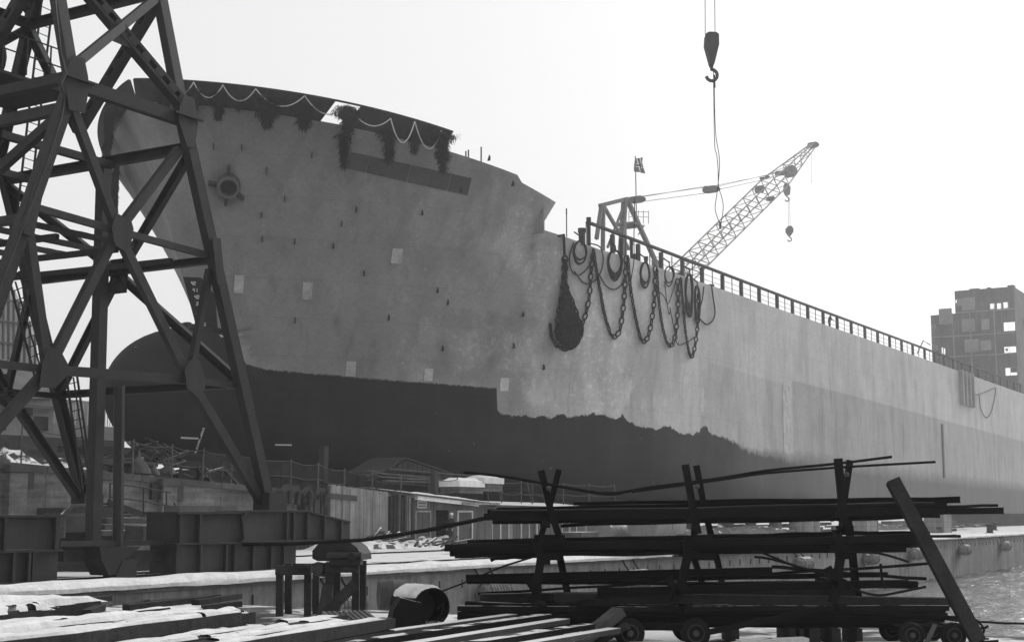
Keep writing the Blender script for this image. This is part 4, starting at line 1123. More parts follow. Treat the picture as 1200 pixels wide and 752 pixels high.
def member(p, q, w, d, up, name='brace', laced=False, m=None, trim=0):
    dd = (q - p).normalized(); p = p + dd * trim; q = q - dd * trim
    b = MB()
    if laced:
        e, s, t = frame_from(q - p, up); L_ = (q - p).length
        for k_ in (-1, 1):
            b.box((p + q) / 2 + s * k_ * w * .36, e * L_ / 2, s * w * .13, t * d / 2)
        n_ = max(3, int(L_ / .55))
        for i in range(n_ + 1):
            c = p + e * (L_ * (i + (.0 if i else .2) - (.2 if i == n_ else 0)) / n_); b.box(c + t * d * .46, e * .15, s * w * .25, t * .02); b.box(c - t * d * .44, e * .15, s * w * .25, t * .02)
    else: chan(b, p, q, w, d, up)
    return b.build(name, m or CM, cr)
FN, RN = -N, N
def gusset(c, pts, nrm, name='gusset_plate'):         # plate in the face plane: pts = (along D, along up)
    b = MB(); b.prism([c + D * x * .86 + UP * y * .9 for x, y in pts], nrm * .03); return b.build(name, CM, cr)
# legs and upper columns
for a, c, nm in [(FL, KL, FN), (FR, KR, FN), (RL, QL, RN), (RR, QR, RN)]: member(a, c, .36, .28, nm, 'leg')
for a, c, nm in [(KL, TL, FN), (KR, TR, FN), (QL, SL_, RN), (QR, SR, RN)]: member(a, c, .35, .28, nm, 'column')
# front and rear faces
def face(a, bq, k1, k2, v, nm):
    zX, zN = 9.62, 5.7
    X = W(28.0 - .45, v, zX)
    def on(p, q, z): return p.lerp(q, (z - p.z) / (q.z - p.z))
    nL, nR = W(25.35, v, 5.6), W(30.55, v, 5.75)
    mL, mR = on(a, k1, 9.75), on(bq, k2, 9.5)
    off = -nm * .06
    J = [(k1 - UP * .5, X, .30, .30, 'brace'), (k2 - UP * .8, X, .30, .28, 'brace'), (X, nL, .32, .28, 'brace'), (X, nR, .32, .28, 'brace'), (nL, a, .34, .28, 'brace'), (nR, bq, .36, .28, 'brace'),
         (mL - UP * .4, nL, .30, .26, 'brace'), (mR - UP * .3, nR, .24, .26, 'brace'), (mL, X, .22, .22, 'chord'), (X, mR, .22, .22, 'chord'), (nL, nR, .30, .26, 'chord'), (nR, on(bq, k2, 5.75), .22, .22, 'chord'), (on(a, k1, 5.6), nL, .22, .22, 'chord')]
    for i, (p, q, w, d, nme) in enumerate(J): member(p + off * (1 + .25 * (i % 4)), q + off * (1 + .25 * (i % 4)), w * .84, d * .72, nm, nme, trim=.1)
    gusset(X + nm * .10, [(-.28, .5), (.02, .42), (.30, .5), (.48, .12), (.40, -.35), (.12, -.62), (-.30, -.5), (-.46, .02)], nm)
    gusset(nL + nm * .10, [(-.25, .6), (.2, .62), (.55, .2), (.5, -.2), (.08, -.55), (-.5, -.55), (-.42, .1)], nm)
    gusset(nR + nm * .10, [(-.48, .25), (-.3, .6), (.18, .66), (.45, .2), (.52, -.2), (.28, -.6), (-.36, -.3)], nm)
    for k_, sgn in ((k1, 1), (k2, -1)):
        gusset(k_ + nm * .17, [(-.25, .75), (.25, .8), (.42, .3), (.48, -.05), (.36, -.85), (-.14 - .14 * sgn, -.9), (-.46, -.1), (-.42, .3)], nm)
        b = MB(); b.box(k_ + UP * .1 + nm * .22, D * .58, N * .06, UP * .03); b.build('gusset_rib', CM, cr)
    gusset(mR + nm * .17, [(-.32, .55), (.1, .6), (.38, -.9), (0, -.95)], nm)
    gusset(mL + nm * .17, [(-.1, .6), (.32, .55), (0, -.95), (-.38, -.9)], nm)
    # horizontal chord at the kink: deep laced girder
    b = MB(); chan(b, k1 + UP * .02 - nm * .02, k2 + UP * .02 - nm * .02, .36, .26, nm); b.build('chord', CM, cr)
face(FL, FR, KL, KR, VF, FN); face(RL, RR, QL, QR, VR, RN)
# upper faces
def upper(k1, k2, t1, t2, nm):
    L_ = 4.15
    def up_(p, t_, z): return p.lerp(t_, (z - p.z) / (t_.z - p.z))
    a, c = up_(k1, t1, KZ + L_), up_(k2, t2, KZ + L_)
    member(k2 + UP * .5 - nm * .06, a - nm * .06, .38, .3, nm, 'brace', True)
    member(k1 + UP * .5 + nm * .05, c + UP * -.1 + nm * .05, .24, .2, nm, 'brace')
    member(a, c, .28, .26, nm, 'chord')
    member(c + UP * .5, up_(k1, t1, TZ - .6), .36, .3, nm, 'brace', True); member(a + UP * .5, up_(k2, t2, TZ - .6), .3, .3, nm, 'brace')
    m_ = (k2.lerp(a, .5)) + nm * .09
    b = MB(); d_ = (a - k2).normalized(); s_ = d_.cross(nm); b.prism([m_ + d_ * .5, m_ + s_ * .4, m_ - d_ * .5, m_ - s_ * .4], nm * .02); b.build('gusset_plate', CM, cr)
    member(t1, t2, .5, .4, nm, 'chord')
upper(KL, KR, TL, TR, FN); upper(QL, QR, SL_, SR, RN)
# side faces
def side(a, r, k1, k2, t1, t2, nm):
    def on(p, q, z): return p.lerp(q, (z - p.z) / (q.z - p.z))
    for z, w in ((KZ - .75, .30), (9.4, .22), (5.8, .24)): member(on(a, k1, z), on(r, k2, z), w, .24, nm, 'chord')
    z1, z2 = 12.3, 9.6
    member(on(a, k1, KZ - .9), on(a, k1, 9.3).lerp(on(r, k2, 9.3), .5), .26, .2, nm, 'brace'); member(on(r, k2, KZ - .9), on(a, k1, 9.3).lerp(on(r, k2, 9.3), .5), .26, .2, nm, 'brace')
    c = on(a, k1, 9.3).lerp(on(r, k2, 9.3), .5)
    member(c, on(a, k1, 5.8), .26, .2, nm, 'brace'); member(c, on(r, k2, 5.8), .26, .2, nm, 'brace')
    c2 = on(a, k1, 5.7).lerp(on(r, k2, 5.7), .5)
    b = MB(); b.prism([c + UP * .5 - N * .4, c + UP * .5 + N * .4, c - UP * .6 + N * .35, c - UP * .6 - N * .35], nm * .03); b.build('gusset_plate', CM, cr)
    for z in ((KZ + .2, KZ + 4.15) if nm.dot(D) < 0 else (KZ + 4.15,)): member(on(k1, t1, z), on(k2, t2, z), .28, .26, nm, 'chord')
    p, q = on(k1, t1, KZ + 4.0), on(k2, t2, KZ + 4.0)
    member(p, on(k1, t1, KZ + .3).lerp(on(k2, t2, KZ + .3), .55), .32, .28, nm, 'brace', True); member(q, on(k1, t1, KZ + .3).lerp(on(k2, t2, KZ + .3), .55), .28, .24, nm, 'brace')
    member(on(k1, t1, KZ + 4.3), on(k2, t2, TZ - .3), .36, .3, nm, 'brace', True); member(t1, t2, .5, .4, nm, 'chord')
side(FR, RR, KR, QR, TR, SR, D); side(FL, RL, KL, QL, TL, SL_, -D)
# rivet heads along the front legs, chords and columns
def rivets(b, p, q, nm, w, off, step=.16):
    d = (q - p).normalized(); s = d.cross(nm).normalized(); L_ = (q - p).length
    for i in range(int(L_ / step)):
        for k_ in (-1, 1):
            c = p + d * (i + .5) * step + s * k_ * w * .36 + nm * off; r_ = .022; e1, e2 = d * r_, s * r_
            P = [c + e1, c + e2, c - e1, c - e2, c + nm * .016]; b.add(P, [(0, 1, 4), (1, 2, 4), (2, 3, 4), (3, 0, 4)])
rv = MB()
for a_, c_, w_ in [(FL, KL, .44), (FR, KR, .44), (KL, TL, .42), (KR, TR, .42)]: rivets(rv, a_, c_, FN, w_ * .82, .143)
rivets(rv, KL, KR, FN, .36, .155)
rv.build('rivets', M['crane'], cr, kind='stuff')
# floor of the machinery platform at the kink, and beams half way up
for f in (.35, .8):
    member(KL.lerp(QL, f) - UP * 1.0, KR.lerp(QR, f) - UP * 1.0, .18, .22, UP, 'floor_beam')
for k_ in range(6):
    f = .08 + .17 * k_; a, c = FL.lerp(KL, .66).lerp(RL.lerp(QL, .66), f), FR.lerp(KR, .66).lerp(RR.lerp(QR, .66), f); c = a.lerp(c, .62)
    member(a, c, .16, .14, UP, 'floor_beam', True)
for k_ in range(3):
    f = .15 + .3 * k_; a, c = FL.lerp(KL, .66).lerp(FR.lerp(KR, .66), f) - UP * .35, RL.lerp(QL, .66).lerp(RR.lerp(QR, .66), f) - UP * .25
    member(a, c, .14, .16, UP, 'floor_beam')
# winch drum and handrail high up at the left
b = MB(); c = W(27.6, 35.2, 15.6); b.lathe(c - D * .9, D, [(0, .2), (.02, .75), (.1, .75), (.12, .5), (1.2, .5), (1.22, .75), (1.3, .75), (1.32, .2)], 18); b.box(c - UP * .75, D * .9, N * .5, UP * .2); b.build('winch_drum', M['crane_dark'], cr)
b = MB()
for k_ in range(5): p = W(26.4 + k_ * .9, 33.8, 15.0); b.tube([p, p + UP * 1.15], .03, 5)
for h in (.6, 1.15): b.tube([W(26.4, 33.8, 15 + h), W(30, 33.8, 15 + h)], .025, 5)
b.box(W(28.2, 35.2, 14.85), D * 1.9, N * 1.5, UP * .05); b.build('handrail', M['crane_dark'], cr)
# ladders inside the tower
def ladder(p, q, w=.45):
    t_ = MB(); d, s, n_ = frame_from(q - p, N); L_ = (q - p).length
    for k_ in (-1, 1): t_.beam(p + s * k_ * w / 2, q + s * k_ * w / 2, .05, .06, N)
    lo = t_.build('ladder', M['crane_dark'], cr); r_ = MB()
    for i in range(int(L_ / .3)): c = p + d * (.2 + i * .3); r_.tube([c - s * w / 2, c + s * w / 2], .016, 4)
    r_.build('rung', M['crane_dark'], lo, kind='stuff')
ladder(aV(26, 258, 36.3), aV(55, 5, 36.0)); ladder(aV(49, 445, 34.6), aV(16, 320, 34.4)); ladder(aV(103, 572, 36.0), aV(84, 440, 36.0))
for a, c in [((18, 330), (52, 446)), ((86, 442), (104, 560))]:
    b = MB(); b.tube([aV(*a, 35.2), aV(*c, 35.4)], .03, 5); b.build('handrail', M['crane_dark'], cr)
# conduit pipe down the left front leg
b = MB(); P = [aV(64, 0, VF - .1), aV(70, 60, VF - .35), aV(77, 86, VF - .45), aV(71, 98, VF - .5), aV(75, 112, VF - .5), aV(72, 135, VF - .4), aV(56, 185, VF - .4), aV(30, 255, VF - .4), aV(-10, 360, VF - .4)]
b.tube(P, .045, 6); b.build('conduit', CM, cr)
# lift shaft column and the hanging pipe
p = aV(112, 560, 33.2); u = U_(p)
b = MB(); chan(b, W(u, 33.2, ZQ), W(u - .15, 33.2, 12.6), .34, .34, FN); b.build('shaft_column', CM, cr)
MB().uvz(u - .55, u + .55, 32.7, 33.7, ZQ - .1, ZQ + .5).build('shaft_base', M['crane_snow'], cr)
p = aV(140, 452, VF - .1); u = U_(p); pb = aV(138, 640, VF - .1)
MB().tube([p, pb], .15, 8).build('hanging_pipe', CM, cr)
# sills, bogies
def ubx(x0, y0, x1, y1, v, dep, name, m, ribs=(), flange=True):
    a, c = aV(x0, y1, v), aV(x1, y0, v); z0, z1 = a.z, aV((x0 + x1) / 2, y0, v).z; z0 = max(aV((x0 + x1) / 2, y1, v).z, ZQ + .04); u0, u1 = U_(a), U_(c)
    o = MB().uvz(u0, u1, v, v + dep, z0, z1).build(name, M[m], cr)
    if flange:
        MB().uvz(u0 - .05, u1 + .05, v - .1, v + dep + .1, z1 + .002, z1 + .06).build('flange', M['crane_snow'], o)
        MB().uvz(u0 - .05, u1 + .05, v - .1, v + dep + .1, z0 - .05, z0 - .002).build('flange', CM, o)
    for x in ribs:
        uu = U_(aV(x, y1, v)); MB().uvz(uu - .04, uu + .04, v - .12, v - .003, z0 + .002, z1 - .002).build('stiffener', CM, o)
    return u0, u1, z0, z1
v = VF - .55
ubx(205, 602, 284, 635, v, 1.1, 'ballast_box', 'crane', (208, 231), True)
ubx(206, 637, 347, 668, v + .03, 1.0, 'bogie_frame', 'crane', (232, 262, 272, 294, 315, 330))
# sill above the right bogie, its upper edge falling to the right
P = [aV(286, 633, v - .1), aV(410, 633, v - .1), aV(410, 611, v - .1), aV(360, 598, v - .1), aV(292, 598, v - .1), aV(284, 606, v - .1)]
b = MB(); b.prism(P, N * 1.3); o = b.build('sill_beam', CM, cr)
for x in (334, 342, 358, 378, 398):
    yt = interp(x, [(292, 599), (360, 599), (410, 612)]); a, c = aV(x - 1.2, 632, v - .104), aV(x + 1.2, yt, v - .104)
    MB().uvz(U_(a), U_(c), v - .22, v - .103, a.z, c.z - .04).build('stiffener', CM, o)
b = MB(); b.prism([aV(284, 606, v - .18), aV(292, 597.5, v - .18), aV(360, 597.5, v - .18), aV(411, 610.5, v - .18), aV(411, 612.5, v - .18), aV(360, 599.5, v - .18), aV(292, 599.5, v - .18), aV(284, 608, v - .18)], N * .07); b.build('flange', CM, o)
b = MB(); b.prism([aV(284, 632, v - .2), aV(412, 632, v - .2), aV(412, 635, v - .2), aV(284, 635, v - .2)], N * 1.5); b.build('flange', CM, o)
MB().uvz(U_(aV(283, 620, v)) , U_(aV(296, 620, v)), v - .105, v - .102, aV(290, 632, v).z, aV(290, 613, v).z).build('access_hole', M['glass_dark'], o)
ubx(-60, 606, 71, 645, v, 1.1, 'ballast_box', 'crane', (2, 62), True)
ubx(-60, 647, 68, 682, v + .03, 1.0, 'bogie_frame', 'crane', (12, 30, 35))
for x in (-30, 5, 55, 237, 280, 325):
    p = aV(x, 660, VF - .2); u = U_(p); wb = MB(); wb.cyl(W(u, VF - .25, ZQ + .34), W(u, VF + .1, ZQ + .34), .3, 16); wb.build('wheel', M['crane_dark'], cr)
# link between the bogies, hopper under the pipe
b = MB(); b.beam(aV(66, 637, v + .5), aV(208, 635, v + .5), .3, .14); b.beam(aV(70, 651, v + .7), aV(205, 650, v + .7), .3, .28); b.build('link_beam', CM, cr)
b = MB(); b.prism([aV(117, 640, v), aV(165, 640, v), aV(143, 658, v), aV(138, 673, v), aV(128, 674, v), aV(119, 655, v)], N * .7); b.prism([aV(144, 656, v - .02), aV(161, 654, v - .02), aV(160, 676, v - .02), aV(136, 676, v - .02)], N * .5); b.build('hopper', M['crane_dark'], cr)
# rear foot
p = RR; b = MB(); b.box(p + UP * -.2 - D * .3, D * 1.3, N * .6, UP * .35); b.box(p - UP * 1.15 - D * .2, D * 1.6, N * .5, UP * .5); b.build('rear_bogie', M['crane_snow'], cr)
p = RL; b = MB(); b.box(p + UP * -.2, D * 1.3, N * .6, UP * .35); b.box(p - UP * 1.15, D * 1.6, N * .5, UP * .5); b.build('rear_bogie', M['crane_snow'], cr)
for p_ in (FL, FR, RL, RR):
    b = MB(); b.box(p_ + UP * .25, D * .42, N * .32, UP * .35); b.build('foot', CM, cr)
# crane rails
for v_ in (VF, VR):
    b = MB(); b.uvz(-20, 120, v_ - .05, v_ + .05, ZQ + .0, ZQ + .06); tag(b.build('crane_rail', M['rod_snow']), 'front crane rail set in the quay snow' if v_ == VF else 'rear crane rail along the foot of the slipway wall', 'rail')
# stair up to the slip wall and platform behind the bogies
st_ = thing('stair', aV(150, 600, 42), 'small open steel stair with handrails against the slipway wall behind the crane', 'stair')
for o in (0, -.9):
    for k_, (x, y0, y1) in enumerate([(129, 605, 566), (141, 603, 569), (168, 604, 571), (195, 602, 577), (207, 602, 588)]):
        MB().tube([aV(x, y0, 42 + o), aV(x - (3 if k_ in (4,) else 0), y1, 42 + o)], .035, 5).build('rail_post', M['crane_dark'], st_)
    for y in (0, 16): MB().tube([aV(129, 566 + y, 42 + o), aV(168, 571 + y, 42 + o), aV(200, 577 + y, 42 + o)], .03, 5).build('handrail', M['crane_dark'], st_)
for k_ in range(7):
    p = aV(130 + k_ * 4.5, 590 + k_ * 3.5, 41.5); MB().box(p, D * .2, N * .45, UP * .03).build('tread', M['crane_snow'], st_)
MB().beam(aV(126, 588, 42), aV(176, 606, 42), .05, .25).build('stringer', M['crane_dark'], st_)
# timber and plate stacks between the bogies, behind the front rail
def stack(px, py, w, h, v, lab, name='timber_stack', m='timber_snow', cat='timber', dep=.8):
    p = aV(px, py, v); u = U_(p); z = max(p.z, ZQ); b = MB(); b.uvz(u - w / 2, u + w / 2, v, v + dep, z - .02, z + h); return tag(b.build(name, M[m]), lab, cat)
for a in [(172, 612, 3.6, .16, 35.5, 'uppermost snowy beam of the stack between the crane bogies'), (168, 619, 3.4, .15, 35.1, 'second snowy beam of the stack between the crane bogies'), (164, 626, 3.2, .14, 34.6, 'third snowy beam of the stack between the crane bogies'),
          (185, 632, 1.3, .45, 33.5, 'short snow capped block right of the hanging pipe'), (97, 622, 1.4, .5, 35, 'snowy box behind the left crane bogie'), (86, 612, 1.0, .3, 35.6, 'flat snowy box on top behind the left crane bogie'), (84, 668, 1.3, .5, 30.2, 'low dark block beside the left crane bogie'), (186, 667, 2.2, .35, 30.5, 'low dark block left of the right crane bogie'),
          (245, 600, 3.2, .25, 38, 'snowy platform edge behind the right crane bogie')]: stack(*a)
b = MB(); P0 = aV(74, 603, 34.6); b.tube([P0 - UP * .7, P0, P0 + UP * .25 + D * .3, P0 + D * 1.2 + UP * .28], .09, 6); tag(b.build('bent_pipe', M['timber_snow']), 'bent snow dusted pipe behind the left crane bogie', 'pipe')

# ================================================================== CRANE BEYOND THE SHIP
VX = 95.0
def ax(px, py, o=0): return aV(px, py, VX + o)
fc = thing('harbour_crane', W(U_(ax(745, 300)), VX, ZQ), 'distant lattice boom crane with A-frame rising beyond the ship deck', 'crane')
FS, FD = M['far_steel'], M['far_dark']
def fb(p, q, w, name, m=FD): b = MB(); b.beam(p, q, w, w, N); return b.build(name, m, fc)
for o in (0, 3.2):
    for (a, c, w) in [((705, 240), (699, 280), .5), ((707, 240), (706, 330), .5), ((707, 241), (737, 292), .45), ((732, 233), (726, 320), .75), ((736, 236), (768, 306), .6), ((732, 234), (733, 330), .4), ((712, 290), (733, 236), .3), ((720, 262), (734, 262), .35)]:
        fb(ax(*a, o), ax(*c, o), w, 'gantry_leg')
    fb(ax(703, 241, o), ax(735, 233, o), .55, 'gantry_top')
for (x, y) in ((705, 241), (733, 234), (719, 262), (734, 285), (707, 280)): fb(ax(x, y), ax(x, y, 3.2), .35, 'cross_beam')
b = MB(); c = ax(747, 263); b.box(c + N * 1.4, D * 1.9, N * 1.6, UP * .14); b.beam(ax(755, 264), ax(748, 275), .14, .14); b.build('platform', FS, fc)
b = MB()
for x in (737, 742, 748, 754, 760):
    b.beam(ax(x, 262, -.2), ax(x, 247, -.2), .08, .08); b.beam(ax(x, 262, 3), ax(x, 247, 3), .08, .08)
for y in (248, 254): b.beam(ax(737, y, -.2), ax(760, y + .5, -.2), .08, .08); b.beam(ax(737, y, 3), ax(760, y + .5, 3), .08, .08)
b.build('platform_railing', FS, fc)
# lower pylon, hidden by the ship, down to the quay on the far side
for x, o in ((706, -2), (706, 5), (768, -2), (768, 5)):
    p = ax(x, 305, o); fb(p, Vector((p.x, p.y, -3)), .9, 'tower_leg')
fb(ax(700, 306, 1.5), ax(790, 335, 1.5), 2.4, 'slewing_deck')
# boom
BT0, BT1, BB0, BB1 = (760, 340), (952, 168), (790, 350), (954, 172)
def boom_pt(f, k_, s):
    x0, y0 = BT0[0] + (BT1[0] - BT0[0]) * f, BT0[1] + (BT1[1] - BT0[1]) * f
    x1, y1 = BB0[0] + (BB1[0] - BB0[0]) * f, BB0[1] + (BB1[1] - BB0[1]) * f
    k2 = min(1, (1 - f) * 3 + .25); mx, my = (x0 + x1) / 2, (y0 + y1) / 2
    hx, hy = 6.6 * k2, 5.8 * k2
    p = ax(mx - hx * k_, my - hy * k_); return p + N * s * 1.3 * k2
for k_ in (-1, 1):
    for s in (-1, 1):
        b = MB(); b.tube([boom_pt(i / 12, k_, s) for i in range(13)], .13, 5); b.build('boom_chord', FS, fc)
nb_ = 34
for i in range(nb_):
    f0, f1 = i / nb_, (i + 1) / nb_; b = MB()
    for s in (-1, 1): b.beam(boom_pt(f0, 1 if i % 2 else -1, s), boom_pt(f1, -1 if i % 2 else 1, s), .12, .12, N)
    for k_ in (-1, 1): b.beam(boom_pt(f0, k_, 1 if i % 2 else -1), boom_pt(f1, k_, -1 if i % 2 else 1), .11, .11)
    b.build('boom_lacing', FS, fc)
def blob(px, py, rx, ry, name, m=FD, parent=None, d=1.2):
    k_ = (ax(px, py) - CAM).length / F; c = ax(px, py)
    b = MB(); dirr = Vector((1, 0, 0)); P = [c + dirr * rx * k_ * math.cos(a) * (1 + .12 * math.cos(3 * a)) + UP * ry * k_ * math.sin(a) for a in [2 * PI * i / 12 for i in range(12)]]
    b.prism([p - N * d / 2 for p in P], N * d); return b.build(name, m, parent or fc)
blob(953, 170, 3.5, 3.5, 'boom_head'); blob(926, 201, 5, 7, 'head_sheave', FS); blob(915, 203, 4, 3, 'rope_block'); blob(890, 222, 2.2, 4.5, 'lamp_bracket'); blob(903, 233, 2, 2.6, 'lamp')
blob(746, 234, 6.5, 4.5, 'rope_block'); blob(833, 222, 7, 4.5, 'rope_block'); blob(893, 209, 1.7, 1.6, 'rope_block', d=.5); blob(899, 207.5, 1.7, 1.6, 'rope_block', d=.5)
for (a, c, r_) in [((738, 232), (830, 219), .05), ((740, 238), (830, 226), .05), ((752, 231), (828, 218), .04), ((838, 219), (912, 202), .05), ((838, 223), (912, 207), .05), ((830, 219), (912, 203), .035), ((953, 168), (922, 190), .04), ((944, 180), (947, 168), .09), ((951, 178), (951, 215), .035)]:
    b = MB(); b.tube([ax(*a, .6), ax(*c, .6)], r_, 5); b.build('hoist_rope', FD, fc)
for i in (1, 2):
    b = MB(); b.tube([ax(922 + i * 1.6, 232, .2), ax(922 + i * 2.0, 266, .2)], .04, 5); b.build('hoist_rope', FD, fc)
def hook_block(c, s, lab, m, body):
    t = thing('hook_block', c, lab, 'hook block'); X = Vector((1, 0, 0))
    P = [c + X * x * s + UP * z * s for x, z in body]
    b = MB(); b.prism([p - Vector((0, .22 * s, 0)) for p in P], Vector((0, .44 * s, 0))); b.build('block_body', M[m], t)
    b = MB(); zz = min(z for _, z in body)
    b.tube([c + UP * (zz + .05) * s, c + UP * (zz - .14) * s], .05 * s, 6)
    b.tube([c + UP * (zz - .1) * s] + [c + UP * (zz - .30) * s + X * math.sin(a) * .16 * s + UP * math.cos(a) * .17 * s for a in [k_ * .5 for k_ in range(0, 10)]], .05 * s, 6); b.build('hook', M[m], t)
    return t
k_ = (ax(925, 272) - CAM).length / F
hook_block(ax(925, 272), 14 * k_, 'small grey hook block hanging from the distant boom', 'far_dark', [(-.28, .3), (-.12, .48), (.15, .48), (.3, .28), (.3, .0), (.1, -.3), (-.08, -.3), (-.28, .02)])
hook_block(ax(922, 223), 15 * k_, 'grey hook block close under the distant boom head', 'far_steel', [(-.18, .5), (.1, .5), (.26, .15), (.2, -.35), (-.1, -.4), (-.26, 0)])
# flag on the gantry
t = thing('flag', ax(745, 258), 'small cross flag on a thin pole above the distant crane', 'flag')
MB().tube([ax(746, 260), ax(744.5, 183)], .09, 6).build('flag_pole', FD, t)
b = MB(); nu_, nv_ = 22, 16; k2 = (ax(745, 190) - CAM).length / F
def fp(i, j):
    x, y = i / nu_, j / nv_; return ax(745, 184) + Vector((1, 0, 0)) * (x * 9.6 * k2) - UP * ((y * 17 + 2.5 * x + .8 * math.sin(x * 7)) * k2) + N * (.35 * math.sin(x * 8 + y * 2))
vs = [fp(i, j) for i in range(nu_ + 1) for j in range(nv_ + 1)]
for i in range(nu_):
    for j in range(nv_):
        a = i * (nv_ + 1) + j; x, y = i, j; mi = 0
        if 6 <= x < 10 or 6 <= y < 10: mi = 1
        if 7 <= x < 9 or 7 <= y < 9: mi = 2
        b.add([vs[a], vs[a + nv_ + 1], vs[a + nv_ + 2], vs[a + 1]], [(0, 1, 2, 3)], True, mi)
b.build('flag_cloth', None, t, mats=[M['flag_red'], M['flag_white'], M['flag_blue']])
# near hook block hanging from a crane outside the picture
Yh = 70.0
k_ = Yh / F
c = aY(833.5, 57, Yh)
t = hook_block(c, 42 * k_, 'large tapered hook block hanging over the ship in the sky', 'far_dark', [(-.17, .38), (-.08, .43), (.12, .42), (.2, .36), (.2, .05), (.06, -.5), (-.04, -.5), (-.19, .1)])
for x0, x1 in ((826.5, 826), (838, 837)): b = MB(); b.tube([aY(x0, 42, Yh), aY(x1, -60, Yh)], .02, 5); b.build('hoist_rope', M['far_dark'], t)
sl = thing('wire_sling', aY(836, 86, Yh), 'long thin wire sling hanging in loops below the large hook', 'sling')
for pts, r_ in [([(836, 84), (837, 100), (837.5, 130), (839, 160), (843, 185), (842.5, 205), (840, 228), (838, 244), (841, 256), (844, 263)], .02), ([(836, 84), (836.5, 120), (837.5, 170), (840, 182), (841.5, 200), (842, 218), (846, 232), (847.5, 244), (845, 262)], .02), ([(837, 88), (837.4, 103)], .05), ([(844, 260), (844, 268)], .06)]:
    b = MB(); b.tube([aY(x, y, Yh) for x, y in smooth(pts, 5)], r_, 5); b.build('wire', M['far_dark'], sl)

# ================================================================== HALL AND FENCE AT FAR LEFT
VH = 98.0
hl = thing('hall', W(U_(aV(30, 500, VH)), VH, ZQ), 'pale hall with tall thin glazing bars far behind the crane at left', 'hall')
def hv(px, py, o=0): return aV(px, py, VH + o)
uA, uB, uC = U_(hv(-60, 500)), U_(hv(46, 500)), U_(hv(150, 500))
zr = hv(0, 421).z
def hbox(x0, y0, x1, y1, name, m, o=0, d=.3, parent=None): a, c = hv(x0, y1, o), hv(x1, y0, o); return MB().uvz(U_(a), U_(c), VH + o, VH + o + d, a.z, hv(x0, y0, o).z).build(name, M[m], parent or hl)
MB().uvz(uA, U_(hv(122, 500)), VH, VH + .5, ZQ, hv(60, 466).z).build('wall', M['hall'], hl)
b = MB(); b.prism([hv(-60, 470, -.3), hv(66, 466, -.3), hv(62, 436, 4), hv(52, 430, 5), hv(0, 421, 5), hv(-60, 412, 5)], N * .4); b.build('roof', M['hall_roof'], hl)
b = MB(); b.prism([hv(-60, 418, 6), hv(46, 428, 6), hv(40, 384, 6), hv(12, 330, 6), hv(-60, 318, 6)], N * .15); b.build('glazing', M['hall_glass'], hl)
for k_ in range(17):
    x = -58 + k_ * 6.2; yb = 420 + x * .17; yt = 318 if x < 8 else interp(x, [(8, 326), (12, 332), (40, 386), (46, 420)])
    if yb - yt > 5: MB().beam(hv(x, yb, 5.85), hv(x, yt, 5.85), .16, .16, N).build('glazing_bar', M['hall_roof'], hl)
for y in (350, 375, 400): MB().beam(hv(-60, y - 6, 5.8), hv(36, y + 5, 5.8), .14, .14, N).build('glazing_bar', M['hall_roof'], hl)
hbox(40, 487, 57, 503, 'window', 'glass_dark', -.1, .08); hbox(28, 473, 39, 486, 'window', 'glass_dark', -.1, .08); hbox(-6, 487, 8, 503, 'window', 'glass_dark', -.1, .08)
hbox(-60, 466, 70, 470, 'gutter', 'hall_roof', -.4, .2)
hbox(62, 470, 66, 507, 'downpipe', 'paint_pale', -.35, .25)
pf = thing('picket_fence', hv(100, 505, -3), 'pale slatted fence far behind the crane column', 'fence')
for k_ in range(26):
    x = 65 + k_ * 2.9; b = MB(); a, c = hv(x, 501, -3), hv(x + 1.35, 474, -3); b.uvz(U_(a), U_(c), VH - 3, VH - 2.9, a.z, c.z); b.build('picket', M['hall_glass' if k_ % 3 else 'hall'], pf)
a, c = hv(62, 517, -3), hv(141, 501, -3); MB().uvz(U_(a), U_(c), VH - 3.05, VH - 2.8, a.z, c.z).build('base_wall', M['hall'], pf)
b = MB(); a, c = hv(-60, 528, -6), hv(141, 517, -6); b.uvz(U_(a), U_(c), VH - 6, VH - 5, ZQ - .2, c.z); tag(b.build('earth_bank', M['slip_ground']), 'dark earth bank below the pale slatted fence', 'bank')

# ================================================================== THINGS ON THE QUAY
def qz(px, py): return aZ(px, py, ZQ)
# heap of snow dusted hoses and cables
p = qz(452, 642)
for i, (x, y, rx, ry, lab) in enumerate([(446, 635, 1.0, .5, 'snow dusted hose loop at the left of the scrap on the quay'), (456, 636, .9, .42, 'snow dusted hose loop in the middle of the quay scrap'), (468, 634, 1.2, .36, 'flat hose loop at the right of the quay scrap'), (440, 641, .8, .3, 'low hose loop in front of the quay scrap')]):
    c = aV(x, y, V_(p) + i * .3); b = MB()
    for k_ in range(3):
        P = [c + D * math.cos(t_) * rx * (1 - .1 * k_) + UP * max(0, math.sin(t_)) * ry * 1.7 * (1 - .15 * k_) + N * (.3 * math.sin(t_ * 2 + k_) + .12 * k_) - UP * .15 for t_ in [PI * j / 12 for j in range(13)]]
        b.tube(P, .06, 6)
    tag(b.build('hose', M['timber_snow']), lab, 'hose')
mound('snowy_scrap_heap', U_(qz(432, 646)), U_(qz(500, 640)), V_(p) - .8, V_(p) + 1.2, .5, lambda u: ZQ, M['timber_snow'], 'low snowy scrap heap on the quay before the board fence', 'scrap heap', 21, .2)
mound('snowy_scrap_heap', U_(qz(505, 640)), U_(qz(545, 638)), V_(p) + 1.0, V_(p) + 3.4, .75, lambda u: ZQ, M['timber_snow'], 'taller snow capped heap on the quay before the hut doors', 'scrap heap', 33, .2)
